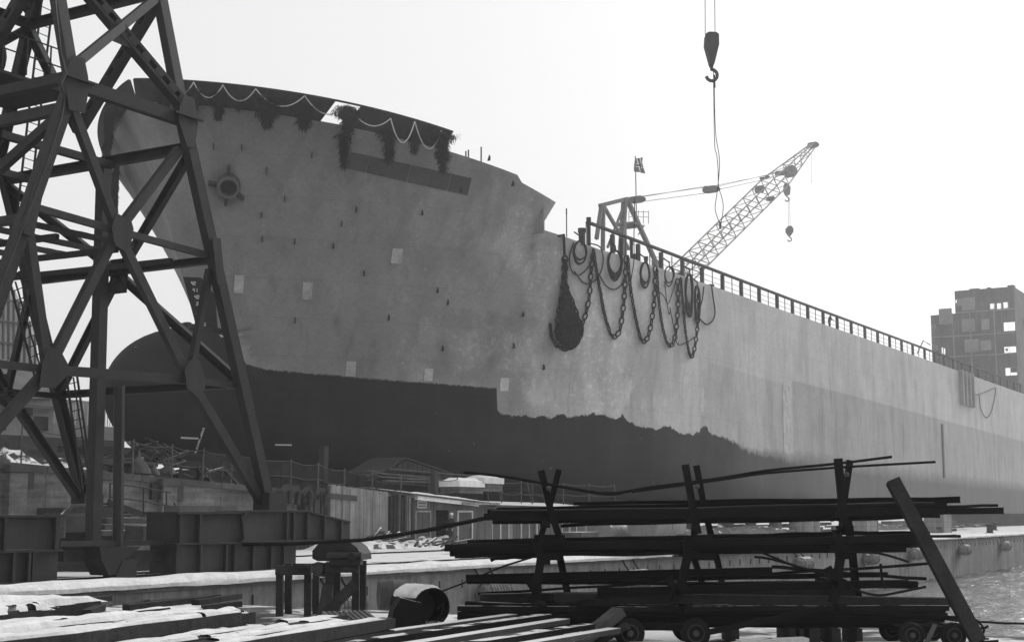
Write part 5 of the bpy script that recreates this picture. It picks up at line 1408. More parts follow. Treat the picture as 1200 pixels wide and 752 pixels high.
for k_ in range(40):
    x = random.uniform(432, 545); q = qz(x, random.uniform(634, 648)); a = random.uniform(-.5, .6); d = (D * math.cos(a) + N * math.sin(a) + UP * random.uniform(-.12, .3)).normalized()
    L_ = random.uniform(.5, 1.8); q = q + UP * (.1 + .35 * random.random()); b = MB(); b.beam(q - d * L_ / 2, q + d * L_ / 2, random.uniform(.06, .16), random.uniform(.05, .12)); tag(b.build('scrap_piece', M['timber_snow' if k_ % 2 else 'timber_dark']), 'loose scrap piece in the snowy clutter before the hut', 'scrap', 'scrap pieces strewn before the hut')
b = MB(); q = qz(517, 637); b.lathe(q + UP * .65 - N * .6, D * .4 - N, [(0, .12), (.02, .3), (.3, .3), (.5, .2), (1.0, .2), (1.02, .1)], 14); tag(b.build('machine_drum', M['timber_snow']), 'dark round machine drum on the snow heap before the hut', 'drum')
# boiler with a snowy back, drums, crates, boxes
for x0, x1, y, r, lab, m in [(741, 800, 634, 1.05, 'snow topped boiler shell lying on the quay behind the rack', 'boiler'), (700, 738, 634, .6, 'smaller snowy cylinder left of the boiler shell', 'boiler')]:
    a = qz((x0 + x1) / 2, y); u = U_(a); v = V_(a); w = (x1 - x0) / 2 * (a - CAM).length / F / .72
    b = MB(); b.lathe(W(u - w, v, ZQ + r), D, [(0, .1), (.03, r * .93), (.1, r), (w, r), (w + .02, r * 1.04), (w + .12, r * 1.04), (w + .14, r), (2 * w - .1, r), (2 * w, r * .93), (2 * w + .02, .1)], 24); tag(b.build('boiler_shell', M[m]), lab, 'boiler')
for i, (x, y, w, h, nm, lab, m) in enumerate([(851, 623, .75, 1.5, 'drum', 'pale upright drum left of the third rack post', 'boiler'), (934, 624, .7, 1.9, 'drum', 'left one of three pale upright drums on the quay', 'boiler'), (944, 624, .7, 1.9, 'drum', 'middle one of three pale upright drums on the quay', 'boiler'), (953, 623.5, .65, 1.9, 'drum', 'right one of three pale upright drums on the quay', 'boiler'),
        (909, 623, .6, 1.4, 'drum', 'single pale drum standing between rack post and drum row', 'boiler'), (880, 624, .5, 1.2, 'drum', 'small drum beside a plank heap on the quay', 'drum')]):
    q = qz(x, y); b = MB(); b.lathe(q, UP, [(0, w * .95), (.03, w), (h * .32, w), (h * .33, w * 1.04), (h * .36, w), (h * .66, w), (h * .67, w * 1.04), (h * .7, w), (h - .03, w), (h, w * .95), (h - .04, w * .9), (h - .04, .05)], 18); tag(b.build(nm, M[m]), lab, 'drum')
def crate(x, y, w, d, h, lab, m='timber', snowcap=True):
    q = qz(x, y); u, v = U_(q), V_(q); t = thing('crate', W(u, v, ZQ), lab, 'crate')
    n_ = 5
    for k_ in range(n_):
        MB().uvz(u - w, u + w, v - .05, v - .002, ZQ + h * k_ / n_ + .01, ZQ + h * (k_ + 1) / n_ - .012).build('slat', M[m], t)
        MB().uvz(u - w - .05, u - w - .002, v, v + d, ZQ + h * k_ / n_ + .01, ZQ + h * (k_ + 1) / n_ - .012).build('slat', M[m], t)
    b = MB(); b.uvz(u - w, u + w, v, v + d, ZQ, ZQ + h - .02); b.build('box', M['timber_dark'], t)
    for s in (-1, 1): MB().uvz(u + s * (w - .08) - .06, u + s * (w - .08) + .06, v - .09, v - .052, ZQ, ZQ + h).build('corner_batten', M[m], t)
    b = MB(); b.uvz(u - w - .08, u + w + .08, v - .1, v + d + .05, ZQ + h - .018, ZQ + h + .06); b.build('lid', M['timber_snow'], t)
crate(1022, 628, 1.5, 1.6, 1.9, 'pale crate on the quay just right of the third rack post', 'board')
crate(1110, 624, 1.5, 1.7, 2.5, 'tall crate on the quay right of the leaning timber', 'board')
crate(690, 640, 1.0, 1.2, .7, 'low crate on the quay behind the rack', 'timber')
crate(1186, 606, 2.6, 3, 3.2, 'white topped box at the right edge under the ship side', 'board_dark')
for x, y, lab in [(1160, 625, 'dark mooring bollard near the quay edge at right'), (1165, 621, 'second dark bollard behind the one at the quay edge'), (800, 652, 'mooring bollard behind the second rack post')]:
    q = qz(x, y); b = MB(); b.lathe(q, UP, [(0, .42), (.06, .42), (.1, .28), (.6, .25), (.7, .38), (.82, .38), (.9, .15)], 16); tag(b.build('bollard', M['chain']), lab, 'bollard')
for k_ in range(46):                                  # plank and pipe litter along the quay behind the rack
    x = random.uniform(820, 1150); q = qz(x, random.uniform(619.5, 624)); a = random.uniform(-.25, .3); d = (D * math.cos(a) + N * math.sin(a)).normalized(); L_ = random.uniform(3, 9)
    q = q + UP * random.uniform(.1, 1.1); b = MB(); b.beam(q - d * L_ / 2, q + d * L_ / 2, random.uniform(.2, .5), random.uniform(.12, .3)); tag(b.build('baulk', M['timber_snow' if k_ % 3 else 'timber_dark']), 'snow dusted baulk in the timber litter along the far quay', 'baulk', 'baulks littering the far quay')
mound('quay_heap', U_(qz(985, 622)), U_(qz(1180, 618)), 43.8, 46.5, .8, lambda u: ZQ, M['heap'], 'long snowy heap of stores along the foot of the ship at right', 'heap', 41, .45)
mound('quay_heap', U_(qz(700, 634)), U_(qz(985, 624)), 44.2, 46.8, .8, lambda u: ZQ, M['heap'], 'long snowy heap of stores behind the boiler shell', 'heap', 52, .4)

# ================================================================== THE YARD IN FRONT
# timber pile under snow, lying parallel to the quay
def log(u0, u1, v, z, w, h, lab, grp, m='timber_snow', dv=0, dz=0, name='baulk'):
    b = MB(); n_ = 10; vs, fs = [], []
    for i in range(n_ + 1):
        s = i / n_; u = u0 + (u1 - u0) * s; vv = v + dv * s; zz = z + dz * s
        for a, c in ((-1, -1), (1, -1), (1, 1), (-1, 1)): vs.append(W(u, vv + a * w / 2 + nz(u, vv + a, .8, .012), zz + (c + 1) / 2 * h + nz(u + a, vv + c * 3, .9, .014)))
    for i in range(n_):
        o = 4 * i; fs += [(o + k_, o + (k_ + 1) % 4, o + 4 + (k_ + 1) % 4, o + 4 + k_) for k_ in range(4)]
    fs += [(0, 1, 2, 3), (4 * n_ + 3, 4 * n_ + 2, 4 * n_ + 1, 4 * n_)]
    b.add(vs, fs); return tag(b.build(name, M[m]), lab, 'timber', grp)
GP = 'baulks in the snowy timber pile'
PD = Vector((.349, .937, 0)).normalized(); PN = Vector((-PD.y, PD.x, 0)); PO = aY(462, 711, 18.4); PO.z = 0
RND = random.Random(5)
ROWS = []
for r_ in range(21):
    base = .58 if r_ < 5 else .74 if r_ < 11 else .90
    ROWS.append((base + RND.uniform(-.035, .05), (RND.uniform(0, .7) if r_ < 5 else RND.uniform(.7, 1.8) if r_ < 11 else RND.uniform(2.0, 3.9)) if r_ else 0))
snb = MB()
def pile_log(s0_, s1_, off, z0, h, w, lab, m):
    b = MB(); vs, fs = [], []; n_ = 14
    for i in range(n_ + 1):
        s_ = s0_ + (s1_ - s0_) * i / n_; c = PO + PD * s_ + PN * off
        for a, e in ((-1, 0), (1, 0), (1, 1), (-1, 1)): vs.append(c + PN * (a * w / 2 + nz(s_, off + a, .8, .010)) + UP * (z0 + e * h + nz(s_ + a, off + e * 3, .9, .010)))
    for i in range(n_):
        o = 4 * i; fs += [(o + k_, o + (k_ + 1) % 4, o + 4 + (k_ + 1) % 4, o + 4 + k_) for k_ in range(4)]
    fs += [(0, 1, 2, 3), (4 * n_ + 3, 4 * n_ + 2, 4 * n_ + 1, 4 * n_)]
    b.add(vs, fs); return tag(b.build('baulk', M[m]), lab, 'timber', GP)
for r_, (zt, cut) in enumerate(ROWS):
    off = .11 + r_ * .215
    hh = zt / (4 if zt < .7 else 5)
    for q_ in range(4 if zt < .7 else 5):
        if q_ < (0 if r_ in (0, 5, 11) else 3): continue
        lab = ['bottom', 'second', 'third', 'topmost', 'topmost'][q_] + ' baulk of the dark front face of the snowy pile' if r_ == 0 else 'baulk in the snow covered pile behind its front face'
        pile_log(-16, -cut + random.uniform(-.25, .05), off + random.uniform(-.015, .015), (.01 + q_ * hh), hh - .012, .19, lab, 'timber_dark')
    # snow lying along this row, broken by gaps
    n_ = 150; prof = [-.1, -.08, -.03, .03, .08, .1]; o = len(snb.v); vs, fs = [], []
    for i in range(n_ + 1):
        s_ = -13.5 + (13.5 - cut - .08) * i / n_; e = min(1, (n_ - i) / 4)
        thick = .012 + max(0, .045 + nz(s_, r_ * 7.3, .55, .07)) * (.6 if r_ < 5 else 1.0)
        for j, x in enumerate(prof):
            ed = 0 if j in (0, 5) else (.75 if j in (1, 4) else 1)
            wv = nz(s_ * .7, r_ * 3.1 + j, 1, .02); vs.append(PO + PD * s_ + PN * (off + x * (.92 + nz(s_, r_, .9, .22)) + wv * .6) + UP * (zt - .012 + ed * e * thick + nz(s_, j + r_ * 5, 3, .006)))
    for i in range(n_):
        gap = nz(-13.5 + i * .09, r_ * 11.7, .8, 1) > (.22 if r_ < 5 else .42)
        if gap: continue
        for j in range(5): a = i * 6 + j; fs.append((a, a + 6, a + 7, a + 1))
    snb.add(vs, fs, True)
tag(snb.build('snow_cover', M['snow'], kind='stuff'), 'thick uneven snow lying along the baulks of the pile at left', 'snow')
for k_, (x, y, L_, a) in enumerate([(30, 713, .35, .3), (85, 712, .25, -.2), (200, 707, 1.6, .05), (215, 704, 1.2, -.1), (255, 703, 1.0, .15), (110, 716, .5, .5), (260, 711, .5, -.3), (160, 709, .4, .2), (90, 706, 1.2, .1)]):
    q = aZ(x, y, .78); d = D * math.cos(a) + N * math.sin(a); b = MB(); b.beam(q - d * L_ / 2, q + d * L_ / 2 + UP * .03, .12, .07); tag(b.build('stick', M['timber_dark']), 'dark stick poking out of the snow on the timber pile', 'stick', 'sticks poking out of the pile snow')
# front row: long baulks nearer still, snow streaked
for k_, (x0, y0, Y0, x1, y1, Y1, w, h, m) in enumerate([(-60, 764, 10.6, 330, 762, 17.2, .5, .1, 'timber_snow'), (395, 757, 17.0, 640, 722, 21.0, .2, .08, 'rod_snow'), (430, 764, 16.6, 660, 727, 20.6, .22, .07, 'timber_snow'), (380, 752, 17.6, 600, 722, 21.3, .2, .08, 'timber_snow'), (470, 768, 16.2, 690, 733, 20.2, .2, .07, 'rod_snow'), (520, 772, 16.0, 720, 738, 20.0, .2, .07, 'timber_snow')]):
    a, c = aY(x0, y0, Y0), aY(x1, y1, Y1); b = MB(); b.beam(a, c, w, h); tag(b.build('long_plank', M[m]), 'snow streaked long plank ' + ['under the front of the timber pile', 'highest of those running to the rack foot', 'third of those running to the rack foot', 'rearmost of those running to the rack foot', 'fourth of those running to the rack foot', 'lowest at the bottom edge of the picture'][k_], 'plank')
for k_ in range(7):                                   # bearers under the planks
    q = aY(470 + k_ * 28, 764, 17.6 + .5 * k_); b = MB(); b.uvz(U_(q) - .1, U_(q) + .1, V_(q) - .8, V_(q) + .6, 0, max(.12, q.z - .05)); tag(b.build('bearer', M['timber_dark']), 'short dark bearer under the long planks', 'bearer', 'bearers under the long planks')
# big pipe end under snow, and the barrel behind it
t = thing('pipe_end', aY(500, 735, 21.0), 'snow capped short wide steel pipe with its dark open end facing right', 'pipe')
c1 = aY(507, 711, 20.6); dp = Vector((-.50, .87, .0)).normalized(); rp = .275
b = MB(); b.lathe(c1, dp, [(.45, rp * .9), (0, rp * .91), (0, rp), (.06, rp), (.85, rp), (.86, rp * .9)], 26); b.build('shell', M['rod_snow'], t)
b = MB(); b.lathe(c1 + dp * .4, dp, [(0, .02), (.001, rp * .86), (.03, rp * .86)], 26); b.build('end_plate', M['glass_dark'], t)  # dark disc stands for the shade inside the open pipe
b = MB(); P = [c1 - dp * .03 + Vector((x, 0, z)) for x, z in [(.05, -.02), (.14, .06), (.12, -.08), (.04, -.2), (.1, -.3), (.02, -.34)]]; b.tube(P, .012, 5); b.build('wire', M['rope'], t)
b = MB(); b.prism([aY(455, 738, 20.4), aY(500, 738, 20.4), aY(494, 706, 20.4), aY(470, 700, 20.4), aY(462, 714, 20.4)], Vector((-.1, .5, 0))); tag(b.build('steel_plate', M['rod_snow']), 'sloping dark plate leaning against the wide pipe end', 'plate')
c2 = aY(443, 697, 24.6); b = MB(); d2 = Vector((1, .25, 0)).normalized(); b.lathe(c2, d2, [(0, .1), (.01, .24), (.05, .25), (.22, .25), (.24, .265), (.26, .25), (.44, .25), (.48, .24), (.49, .1)], 20); tag(b.build('barrel', M['drum']), 'dark rusty barrel lying behind the snowy pipe end', 'barrel')
mound('snow_drift', U_(c1) - 1.6, U_(c1) + .3, V_(c1) - .1, V_(c1) + 1.0, .42, lambda u: 0.02, M['snow'], 'snow drift against the left of the wide pipe end', 'snow', 61, .1)
b = MB(); vs, fs = [], []                              # snow lying over the pipe's back, following its round
sx_ = dp.cross(UP).normalized()
for i in range(15):
    for j in range(15):
        a_ = math.radians(48 + 110 * j / 14); e = min(1, 6 * j / 14, 6 * (1 - j / 14)) ** .5 * min(1, 8 * i / 14, 8 * (1 - i / 14)) ** .5
        rr_ = rp - .02 + e * (.055 + nz(i * .3, j * .3, 1, .02)); vs.append(c1 + dp * (.01 + .84 * i / 14) + sx_ * math.cos(a_) * rr_ + UP * math.sin(a_) * rr_)
fs = [(i * 15 + j, i * 15 + j + 1, i * 15 + j + 16, i * 15 + j + 15) for i in range(14) for j in range(14)]
b.add(vs, fs, True); b.build('snow_cap', M['snow'], t)
# wooden trestles and the winch standing on the taller one
def trestle(px0, px1, yt, yb, Y, lab, brace=False):
    t = thing('trestle', aY((px0 + px1) / 2, yb, Y), lab, 'trestle'); W_ = .13
    a, c, e, g = aY(px0, yb, Y), aY(px0, yt, Y), aY(px1, yb, Y), aY(px1, yt, Y); sh2 = Vector((.05, .75, 0))
    for p, q in ((a, c), (e, g)):
        for o in (Vector((0, 0, 0)), sh2):
            b = MB(); b.beam(Vector((p.x, p.y, -.02)) + o, q + o, W_, W_, Vector((0, 1, 0))); b.build('leg', M['pole'], t)
    for o in (Vector((0, -.135, -.1)), sh2 + Vector((0, .135, -.1))):
        b = MB(); b.beam(c + o - Vector((.06, 0, 0)), g + o + Vector((.06, 0, 0)), .06, .18); b.build('crossbeam', M['pole'], t)
    if brace:
        f = (g - c)
        for s, p in ((-1, c), (1, g)):
            q = p - UP * (yb - yt) * Y / F * .45
            b = MB(); m_ = (a + e) / 2; b.beam(q + Vector((0, -.1, -.02)), Vector((m_.x + s * .62 * f.length if s < 0 else m_.x - .35, m_.y - .55, .03)), .2, .06, Vector((0, 1, .2))); b.build('diagonal_brace', M['pole'], t)
    return t
trestle(328, 361, 661, 704, 27.2, 'low grey timber trestle left of the winch')
trestle(386, 417, 658, 711, 26.6, 'taller timber trestle with braces under the winch', True)
t = thing('winch', aY(400, 660, 26.9), 'dark winch housing with a rounded top standing on the trestle', 'winch')
Yw = 26.6
b = MB(); b.prism([aY(366, 654, Yw), aY(366, 645, Yw), aY(372, 638, Yw), aY(380, 634, Yw), aY(398, 636, Yw), aY(398, 657, Yw), aY(372, 657, Yw)], Vector((.1, .8, 0))); b.build('side_cheek', M['crane_dark'], t)
b = MB(); b.prism([aY(382, 656, Yw - .1), aY(384, 641, Yw - .1), aY(392, 634.5, Yw - .1), aY(410, 635, Yw - .1), aY(418, 641, Yw - .1), aY(423, 649, Yw - .1), aY(423.5, 656, Yw - .1)], Vector((.1, .9, 0))); b.build('housing', M['crane'], t)
b = MB(); b.cyl(aY(383, 652, Yw - .14), aY(424, 652, Yw - .14), .085, 16); b.build('drum_barrel', M['crane'], t)
b = MB(); a = aY(412, 652, Yw - .25); b.lathe(a, Vector((0, -1, 0)), [(0, .08), (.04, .08), (.05, .04)], 12); b.build('hub', M['crane_dark'], t)
b = MB(); b.beam(aY(388, 658, Yw), aY(424, 658, Yw), .5, .1); b.build('base_plate', M['crane_dark'], t)
b = MB(); b.cyl(aY(372, 666, Yw), aY(384, 668, Yw + .3), .13, 12); b.build('roller', M['crane_snow'], t)
b = MB(); a = aY(394, 640, Yw - .12); b.tube([a, a - UP * .1, a - UP * .14 + Vector((.15, 0, 0)), a + Vector((.15, 0, 0))], .02, 5); b.build('lever', M['crane_dark'], t)
b = MB(); b.tube([aY(285, 637.5, 25.0), aY(350, 636.5, 24.6), aY(425, 632.5, 24.0), aY(500, 621, 22.9), aY(573, 606, 21.9)], .035, 6); tag(b.build('long_rod', M['rod']), 'long dark rod sloping from the winch up to the rack', 'rod')
b = MB(); b.tube([aY(498, 700, 24), aY(540, 684, 23.2), aY(590, 663, 22.4), aY(632, 650, 21.8)], .016, 5); tag(b.build('cable', M['rope']), 'thin dark cable slanting down from the rack to the snow', 'cable')
# loose fence sticks by the wall foot
for k_ in range(9):
    q = aY(392 + k_ * 6, 707, 25.2 + .05 * k_); q.z = .05; d = Vector((-.35, .6, .18)); b = MB(); b.beam(q, q + d * .7, .06, .05); tag(b.build('short_stick', M['timber']), 'short snowy stick in the row below the taller trestle', 'stick', 'sticks in a row below the trestle')

# ------------------------------------------------------------------ the rack of steel bars
YR = 21.9
rk = thing('bar_rack', aY(820, 706, YR), 'dark steel storage rack of crossed uprights carrying long bars', 'rack')
def post(pts, w=.12, Y=YR, name='upright'):
    P = [aY(x, y, Y) for x, y in pts]
    if pts[-1][1] > 740: P[-1].z = -.03
    b = MB()
    for a, c in zip(P, P[1:]): b.beam(a, c, w, .11, Vector((0, 1, 0)))
    return b.build(name, M['rack'], rk)
YA, YB = 21.25, 22.65                                 # front and rear row of uprights
for pts, w, Y in [([(634, 551), (646, 600), (655, 628)], .10, YA), ([(655, 550), (647, 583), (633, 632)], .09, YB), ([(626, 632), (634, 652), (628, 695), (622, 706)], .12, YA), ([(660, 632), (656, 652), (664, 690), (668, 706)], .11, YB),
                  ([(803, 544), (811, 590), (818, 625)], .10, YA), ([(816, 545), (824, 588), (832, 622), (842, 662), (849, 700), (856, 706)], .09, YB), ([(803, 632), (806, 650), (797, 690), (790, 706)], .12, YA), ([(815, 600), (812, 650), (825, 690), (830, 706)], .09, YB - .4),
                  ([(982, 537), (987, 590), (991, 625)], .11, YA), ([(996, 539), (990, 580), (986, 625)], .09, YB), ([(980, 620), (985, 650), (980, 690), (976, 706)], .12, YA), ([(993, 606), (998, 640), (1003, 690), (1008, 706)], .11, YB)]:
    post(pts, w, Y)
for (x0, y0), (x1, y1) in [((626, 630), (662, 630)), ((634, 652), (658, 652)), ((803, 632), (836, 630)), ((980, 620), (1000, 619)), ((806, 652), (838, 652)), ((984, 651), (1000, 650)), ((616, 675), (628, 694)), ((782, 676), (796, 696)), ((970, 664), (982, 686))]:
    b = MB(); b.beam(aY(x0, y0, YA - .02), aY(x1, y1, YA - .02), .07, .1); b.build('spreader', M['rack'], rk)
for x, y in ((640, 614), (812, 608), (988, 602), (640, 657), (813, 650), (990, 643), (630, 690), (800, 688), (985, 684), (636, 712), (806, 712), (986, 712)):
    b = MB(); b.beam(aY(x, y, YA) - Vector((0, .08, 0)), aY(x, y, YA) + Vector((0, 1.5, 0)), .12, .1); b.build('bearer', M['rack'], rk)
for x, y in ((643, 572), (817, 570), (992, 556)):
    b = MB(); a = aY(x, y, YA - .1); b.lathe(a, Vector((0, -1, .1)), [(0, .04), (.03, .04), (.05, .02)], 8); b.build('bolt', M['wheel_rim'], rk)
def bar(x0, y0, x1, y1, th, Y0, Y1, lab, grp, m='rod', sh='beam', bend=None, name='steel_bar'):
    b = MB(); r_ = th * Y0 / F / 2; a, c = aY(x0, y0, Y0), aY(x1, y1, Y1)
    if bend: b.tube([aY(x, y, Y0) for x, y in bend], r_, 6)
    elif sh in ('tube', 'beam'):
        sd = random.uniform(0, 99); amp = random.uniform(.004, .016); P_ = []
        for i in range(15):
            f = i / 14; P_.append(a.lerp(c, f) + UP * (amp * math.sin(f * 6.3 + sd) + .006 * math.sin(f * 19 + sd) + (random.uniform(-.02, .015) if i in (0, 14) else 0)) + Vector((0, .02 * math.sin(f * 5 + sd), 0)))
        if sh == 'tube': b.tube(P_, r_, 9)
        else: b.tube(P_, r_ * 1.4, 4, ph=PI / 4)
    elif sh == 'ibeam':
        d, s, u_ = frame_from(c - a); L_ = (c - a).length / 2; mm = (a + c) / 2
        b.box(mm, d * L_, s * r_ * .18, u_ * r_ * .8); b.box(mm + u_ * r_ * .9, d * L_ * .9995, s * r_ * .9, u_ * r_ * .1); b.box(mm - u_ * r_ * .9, d * L_ * .9995, s * r_ * .9, u_ * r_ * .1)
    else: b.beam(a, c, r_ * 2.2, r_ * 2)
    return tag(b.build(name, M[m]), lab, 'steel bar', grp)
bar(0, 0, 0, 0, 3.6, 21.6, 21.6, 'long bent rod lying over the tops of the first two uprights', None, 'rod', bend=smooth([(543, 553), (590, 558), (640, 567), (680, 574), (713, 579), (730, 577)]))
bar(0, 0, 0, 0, 3.6, 21.62, 21.6, 'upper one of two thin rods rising to the right over the rack', None, 'rod', bend=smooth([(700, 577.5), (725, 577), (760, 571), (800, 566), (850, 559), (900, 551), (980, 543), (1045, 535)]))
bar(0, 0, 0, 0, 3.2, 21.5, 21.6, 'lower one of two thin rods rising to the right over the rack', None, 'rod', bend=smooth([(740, 576), (800, 568), (850, 561), (900, 554), (990, 547), (1096, 541)]))
G1, G2, G3, G5 = 'steel bars on the upper tier of the rack', 'steel bars on the middle tier of the rack', 'steel bars on the lower tier of the rack', 'steel bars in the bottom stack of the rack'
for i, (x0, y0, x1, y1, th, dY, sh) in enumerate([(567, 604, 1104, 597, 8, -.45, 'beam'), (571, 600, 1125, 585.5, 7, .15, 'ibeam'), (582, 597, 1109, 588, 7, .45, 'beam'), (672, 590, 1124, 583, 4, .75, 'beam'), (577, 610, 1101, 603, 7, -.2, 'tube'), (585, 608, 1100, 600, 9, .3, 'beam'), (580, 609, 1080, 602, 8, .65, 'tube'), (657, 615, 1062, 606, 4, .1, 'beam'), (860, 601, 1176, 598, 7.5, -.1, 'ibeam'), (900, 597, 1169, 592, 3.4, .55, 'tube'), (575, 601, 1095, 592, 8, -.1, 'tube'), (590, 604, 1098, 594, 8, .9, 'beam')]):
    bar(x0, y0, x1, y1, th, YR + dY, YR + dY + .1, {3: 'thin flat bar on top of the upper tier of the rack', 8: 'bar reaching farthest right from the upper tier of the rack', 9: 'thin rod reaching past the upper tier on the right', 7: 'short thin bar hanging lowest under the upper tier'}.get(i, 'dark steel bar bundled on the upper tier of the rack'), G1, 'rod2' if i % 2 else 'rod', sh)
for i, (x0, y0, x1, y1, th, dY, sh) in enumerate([(521, 643, 1088, 630, 8, -.45, 'beam'), (533, 638, 1089, 634, 8, 0, 'tube'), (527, 648, 1062, 643, 7, .4, 'ibeam'), (600, 634, 1126, 629, 3.4, .7, 'tube'), (548, 634, 1050, 630, 7, .8, 'beam'), (560, 651, 900, 645, 4, -.2, 'beam'), (533, 651, 690, 648, 4, .2, 'beam'), (575, 655, 640, 650, 4, 0, 'beam'), (640, 640, 1080, 637, 9, .1, 'beam'), (900, 626, 1089, 624, 5, .3, 'beam'), (645, 632, 968, 627, 6, .5, 'tube'), (560, 646, 1060, 640, 8, .6, 'beam')]):
    bar(x0, y0, x1, y1, th, YR + dY, YR + dY + .1, {3: 'thin rod reaching past the middle tier on the right', 7: 'shortest bar end under the left of the middle tier', 6: 'short bar under the left end of the middle tier'}.get(i, 'dark steel bar bundled on the middle tier of the rack'), G2, 'rod2' if i % 2 else 'rod', sh)
for i, (x0, y0, x1, y1, th, dY, sh) in enumerate([(546, 677, 905, 668, 8, -.1, 'ibeam'), (547, 682.5, 1064, 682, 5, .2, 'tube'), (548, 678, 1040, 674, 6, .6, 'beam'), (700, 692, 1075, 684, 9, -.4, 'beam'), (690, 683, 1095, 661, 3.4, .45, 'tube'), (560, 696, 900, 672, 3, .8, 'tube'), (905, 664, 1085, 678, 4, .1, 'tube')]):
    bar(x0, y0, x1, y1, th, YR + dY, YR + dY + .1, ['dark girder on the lower tier reaching left of the first upright', 'round bar along the bottom of the lower tier', 'flat bar behind the girder on the lower tier', 'thick bar on the right half of the lower tier', 'thin rod slanting up to the right across the lower tier', 'thinnest rod slanting across the lower tier', 'rod slanting down to the right through the lower tier'][i], G3, 'rod2' if i % 2 else 'rod', sh)
for k_, (pts, lab) in enumerate([([(882, 648), (888, 645), (930, 662), (985, 677), (1000, 690)], 'bent rod sagging from the middle tier to the third upright'), ([(884, 652), (905, 655), (950, 668), (983, 680)], 'second bent rod beside the third upright'), ([(1000, 690), (1030, 697), (1070, 690), (1085, 687)], 'bent rod end rising at the right of the lower tier'), ([(1032, 660), (1034, 680), (1040, 688)], 'short hooked rod hanging right of the third upright'), ([(990, 646), (1030, 648), (1065, 658)], 'thin wire slanting right from the third upright')]):
    b = MB(); b.tube([aY(x, y, 21.1) for x, y in smooth(pts, 5)], .02, 6); tag(b.build('bent_rod', M['rod']), lab, 'rod')
for x0, y0, x1, y1, th, dY, lab, m in [(563, 700, 1000, 693, 9, .5, 'grey timber beam behind the uprights on the bottom stack', 'pole'), (650, 699, 1111, 705, 10, -.2, 'long grey timber beam on top of the bottom stack', 'timber_dark')]:
    a, c = aY(x0, y0, YR + dY), aY(x1, y1, YR + dY); b = MB(); b.beam(a, c, .3, th * YR / F); tag(b.build('timber_beam', M[m]), lab, 'timber')
for i, (x0, y0, x1, y1, th, dY, sh, m) in enumerate([(536, 712, 1112, 713, 6, -.5, 'beam', 'rod_snow'), (545, 709, 1105, 711, 6, 0, 'beam', 'rod_snow'), (560, 706, 1100, 709, 6, .4, 'beam', 'rod_snow'), (536, 719, 1110, 719, 7, -.5, 'tube', 'rod2'), (540, 718, 1108, 719, 8, .1, 'ibeam', 'rod'), (538, 726, 1106, 726, 7, -.4, 'beam', 'rod2'), (550, 727, 1090, 727, 8, .2, 'beam', 'rod'), (590, 733, 1060, 733, 5, -.2, 'tube', 'rod2'), (536, 723, 690, 724, 6, -.6, 'beam', 'rod2'), (1000, 716, 1140, 724, 4, -.6, 'beam', 'rod'), (1060, 722, 1200, 731, 2.6, -.4, 'tube', 'rod')]):
    bar(x0, y0, x1, y1, th, YR + dY, YR + dY + .05, {9: 'flat bar end sliding off the right of the bottom stack', 10: 'thin rod reaching to the right edge over the water', 8: 'short bar at the front left of the bottom stack'}.get(i, 'snow dusted steel bar topping the bottom stack' if i < 3 else 'dark steel bar inside the bottom stack'), G5, m, sh)
b = MB(); P = [aY(675, 708, 21.2), aY(690, 701, 21.2), aY(713, 702, 21.2), aY(716, 711, 21.2)]; b.prism(P, Vector((0, .5, 0))); tag(b.build('steel_block', M['rod']), 'small dark block with sloping end on the bottom stack', 'block')
b = MB(); b.beam(aY(812, 744, 21.0), aY(965, 712, 21.2), .08, .08); tag(b.build('drawbar', M['rod']), 'dark drawbar slanting up across the front of the bottom stack', 'drawbar')
# trolleys under the bottom stack
def trolley(xs, r_px, Y, lab):
    c = aY(sum(xs) / 2, 742, Y); c.z = 0; t = thing('trolley', c, lab, 'trolley'); r_ = r_px * Y / F
    z = r_ - .015
    for yy in (0, 1.1):
        for x in xs:
            q = aY(x, 742, Y); q = Vector((q.x, q.y + yy, z)); dy = Vector((0, -1, 0))
            b = MB(); b.lathe(q + dy * .07 * -1, dy, [(0, r_ * .55), (0, r_ * .85), (.02, r_ * .97), (.05, r_), (.09, r_), (.12, r_ * .97), (.14, r_ * .85), (.14, r_ * .55)], 22); w_ = b.build('wheel', M['rubber'], t)
            b = MB(); b.lathe(q + dy * .055, dy, [(0, r_ * .60), (.03, r_ * .58), (.03, r_ * .54), (-.02, r_ * .46), (-.02, r_ * .26), (.04, r_ * .2), (.05, .01)], 18); b.build('rim', M['wheel_rim'], w_)
            b = MB()
            for k_ in range(6): a = k_ * PI / 3; b.lathe(q + dy * .045 + Vector((math.cos(a), 0, math.sin(a))) * r_ * .32, dy, [(0, .012), (.02, .012), (.021, .004)], 6)
            b.build('wheel_nuts', M['lug'], w_)
    a, e = aY(xs[0], 742, Y), aY(xs[1], 742, Y)
    for x in (a.x, e.x): b = MB(); b.cyl(Vector((x, Y - .02, z)), Vector((x, Y + 1.12, z)), .03, 8); b.build('axle', M['rod'], t)
    b = MB(); b.box(Vector(((a.x + e.x) / 2, Y + .55, z + .07)), Vector(((e.x - a.x) / 2 + .15, 0, 0)), Vector((0, .42, 0)), Vector((0, 0, .045))); b.build('frame', M['rod2'], t)
    return t
trolley((738, 815), 17.2, 20.95, 'low four wheeled trolley under the left half of the bottom stack')
trolley((1068, 1117), 14.8, 20.95, 'low four wheeled trolley under the right end of the bottom stack')
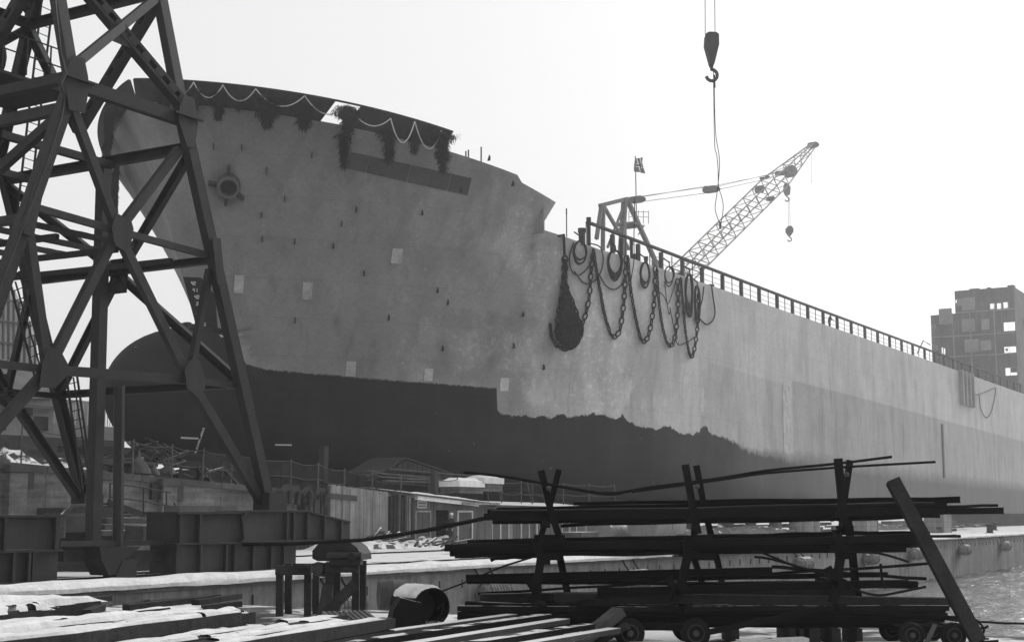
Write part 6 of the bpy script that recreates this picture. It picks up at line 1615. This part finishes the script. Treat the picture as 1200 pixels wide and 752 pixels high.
for x, w in ((645, 6), (858, 9), (924, 8), (935, 5), (950, 12), (975, 10), (1002, 6)):
    q = aY(x, 740, 21.7); b = MB(); b.box(Vector((q.x, 21.9, .1)), Vector((w * YR / F / 2, 0, 0)), Vector((0, .5, 0)), Vector((0, 0, .125))); tag(b.build('support_block', M['timber_dark']), 'dark support block on the ground under the bottom stack', 'block', 'support blocks under the bottom stack')
# clutter on the ground below
for k_, (x, y, L_, a, e, w, m) in enumerate([(700, 752, .9, .5, .55, .26, 'board_dark'), (655, 742, .5, .3, .1, .2, 'timber_snow'), (670, 741, .5, 1.9, .35, .22, 'timber_snow'), (630, 748, .9, .1, .12, .16, 'timber_dark'), (610, 742, .7, -.2, .05, .18, 'timber_snow'), (590, 748, 1.0, .2, .05, .14, 'timber_dark'), (715, 748, .6, -.4, .5, .2, 'timber_dark'), (905, 746, 1.0, .1, .03, .3, 'snow'), (880, 742, .6, .4, .1, .2, 'timber_snow'), (1035, 747, .8, .1, 0, .12, 'timber_snow'), (1090, 750, .5, .9, .6, .06, 'timber'), (1140, 744, .7, -.3, .1, .1, 'rod_snow'), (1155, 735, .4, 1.2, .2, .06, 'rod'), (770, 750, .8, 0, 0, .15, 'timber_snow')]):
    q = aY(x, y, 20.9); d = Vector((math.cos(a) * math.cos(e), math.sin(a) * math.cos(e), math.sin(e))); q.z = max(.05, L_ / 2 * abs(math.sin(e)) + .03)
    b = MB(); b.beam(q - d * L_ / 2, q + d * L_ / 2, w, w * .5); tag(b.build('offcut', M[m]), 'timber or steel offcut lying on the ground below the rack', 'offcut', 'offcuts on the ground below the rack')
b = MB()
P = [aY(x, y, 21.0) for x, y in smooth([(1060, 728), (1085, 727), (1110, 733), (1140, 748), (1150, 752)], 5)]; b.tube(P, .018, 5); tag(b.build('wire_end', M['rod']), 'curled wire end on the ground at the foot of the leaning timber', 'wire')
for k_, pts in enumerate([[(1130, 722), (1140, 730), (1150, 736), (1158, 733)], [(1128, 720), (1145, 727), (1153, 738), (1146, 745)]]):
    b = MB(); b.tube([aY(x, y, 21.3) for x, y in smooth(pts, 5)], .02, 5); tag(b.build('bent_iron', M['rod']), ['curled iron strip lying behind the foot of the leaning timber', 'hooked iron strip touching the foot of the leaning timber'][k_], 'iron')
# the leaning timber
a, c = aY(1046, 563, 21.6), aY(1147, 752, 20.8); c.z = max(c.z, -.03)
b = MB(); b.beam(c, a, .2, .17, Vector((0, 1, 0))); tag(b.build('leaning_timber', M['pole']), 'thick square timber leaning against the right end of the rack', 'timber')

# ================================================================== HAZE
hm = bpy.data.materials.new('haze'); hm.use_nodes = True
n, l = hm.node_tree.nodes, hm.node_tree.links
n.remove(n['Principled BSDF'])
pv = n.new('ShaderNodeVolumePrincipled'); pv.inputs['Color'].default_value = (1, 1, 1, 1)
pv.inputs['Density'].default_value = .00058; pv.inputs['Anisotropy'].default_value = .68
l.new(pv.outputs[0], n['Material Output'].inputs['Volume'])
b = MB(); b.box(Vector((0, 0, 34.5)), Vector((2700, 0, 0)), Vector((0, 2700, 0)), Vector((0, 0, 40.5)))
hz_ = b.build('haze', hm, origin=(0, 0, 0), kind='stuff')
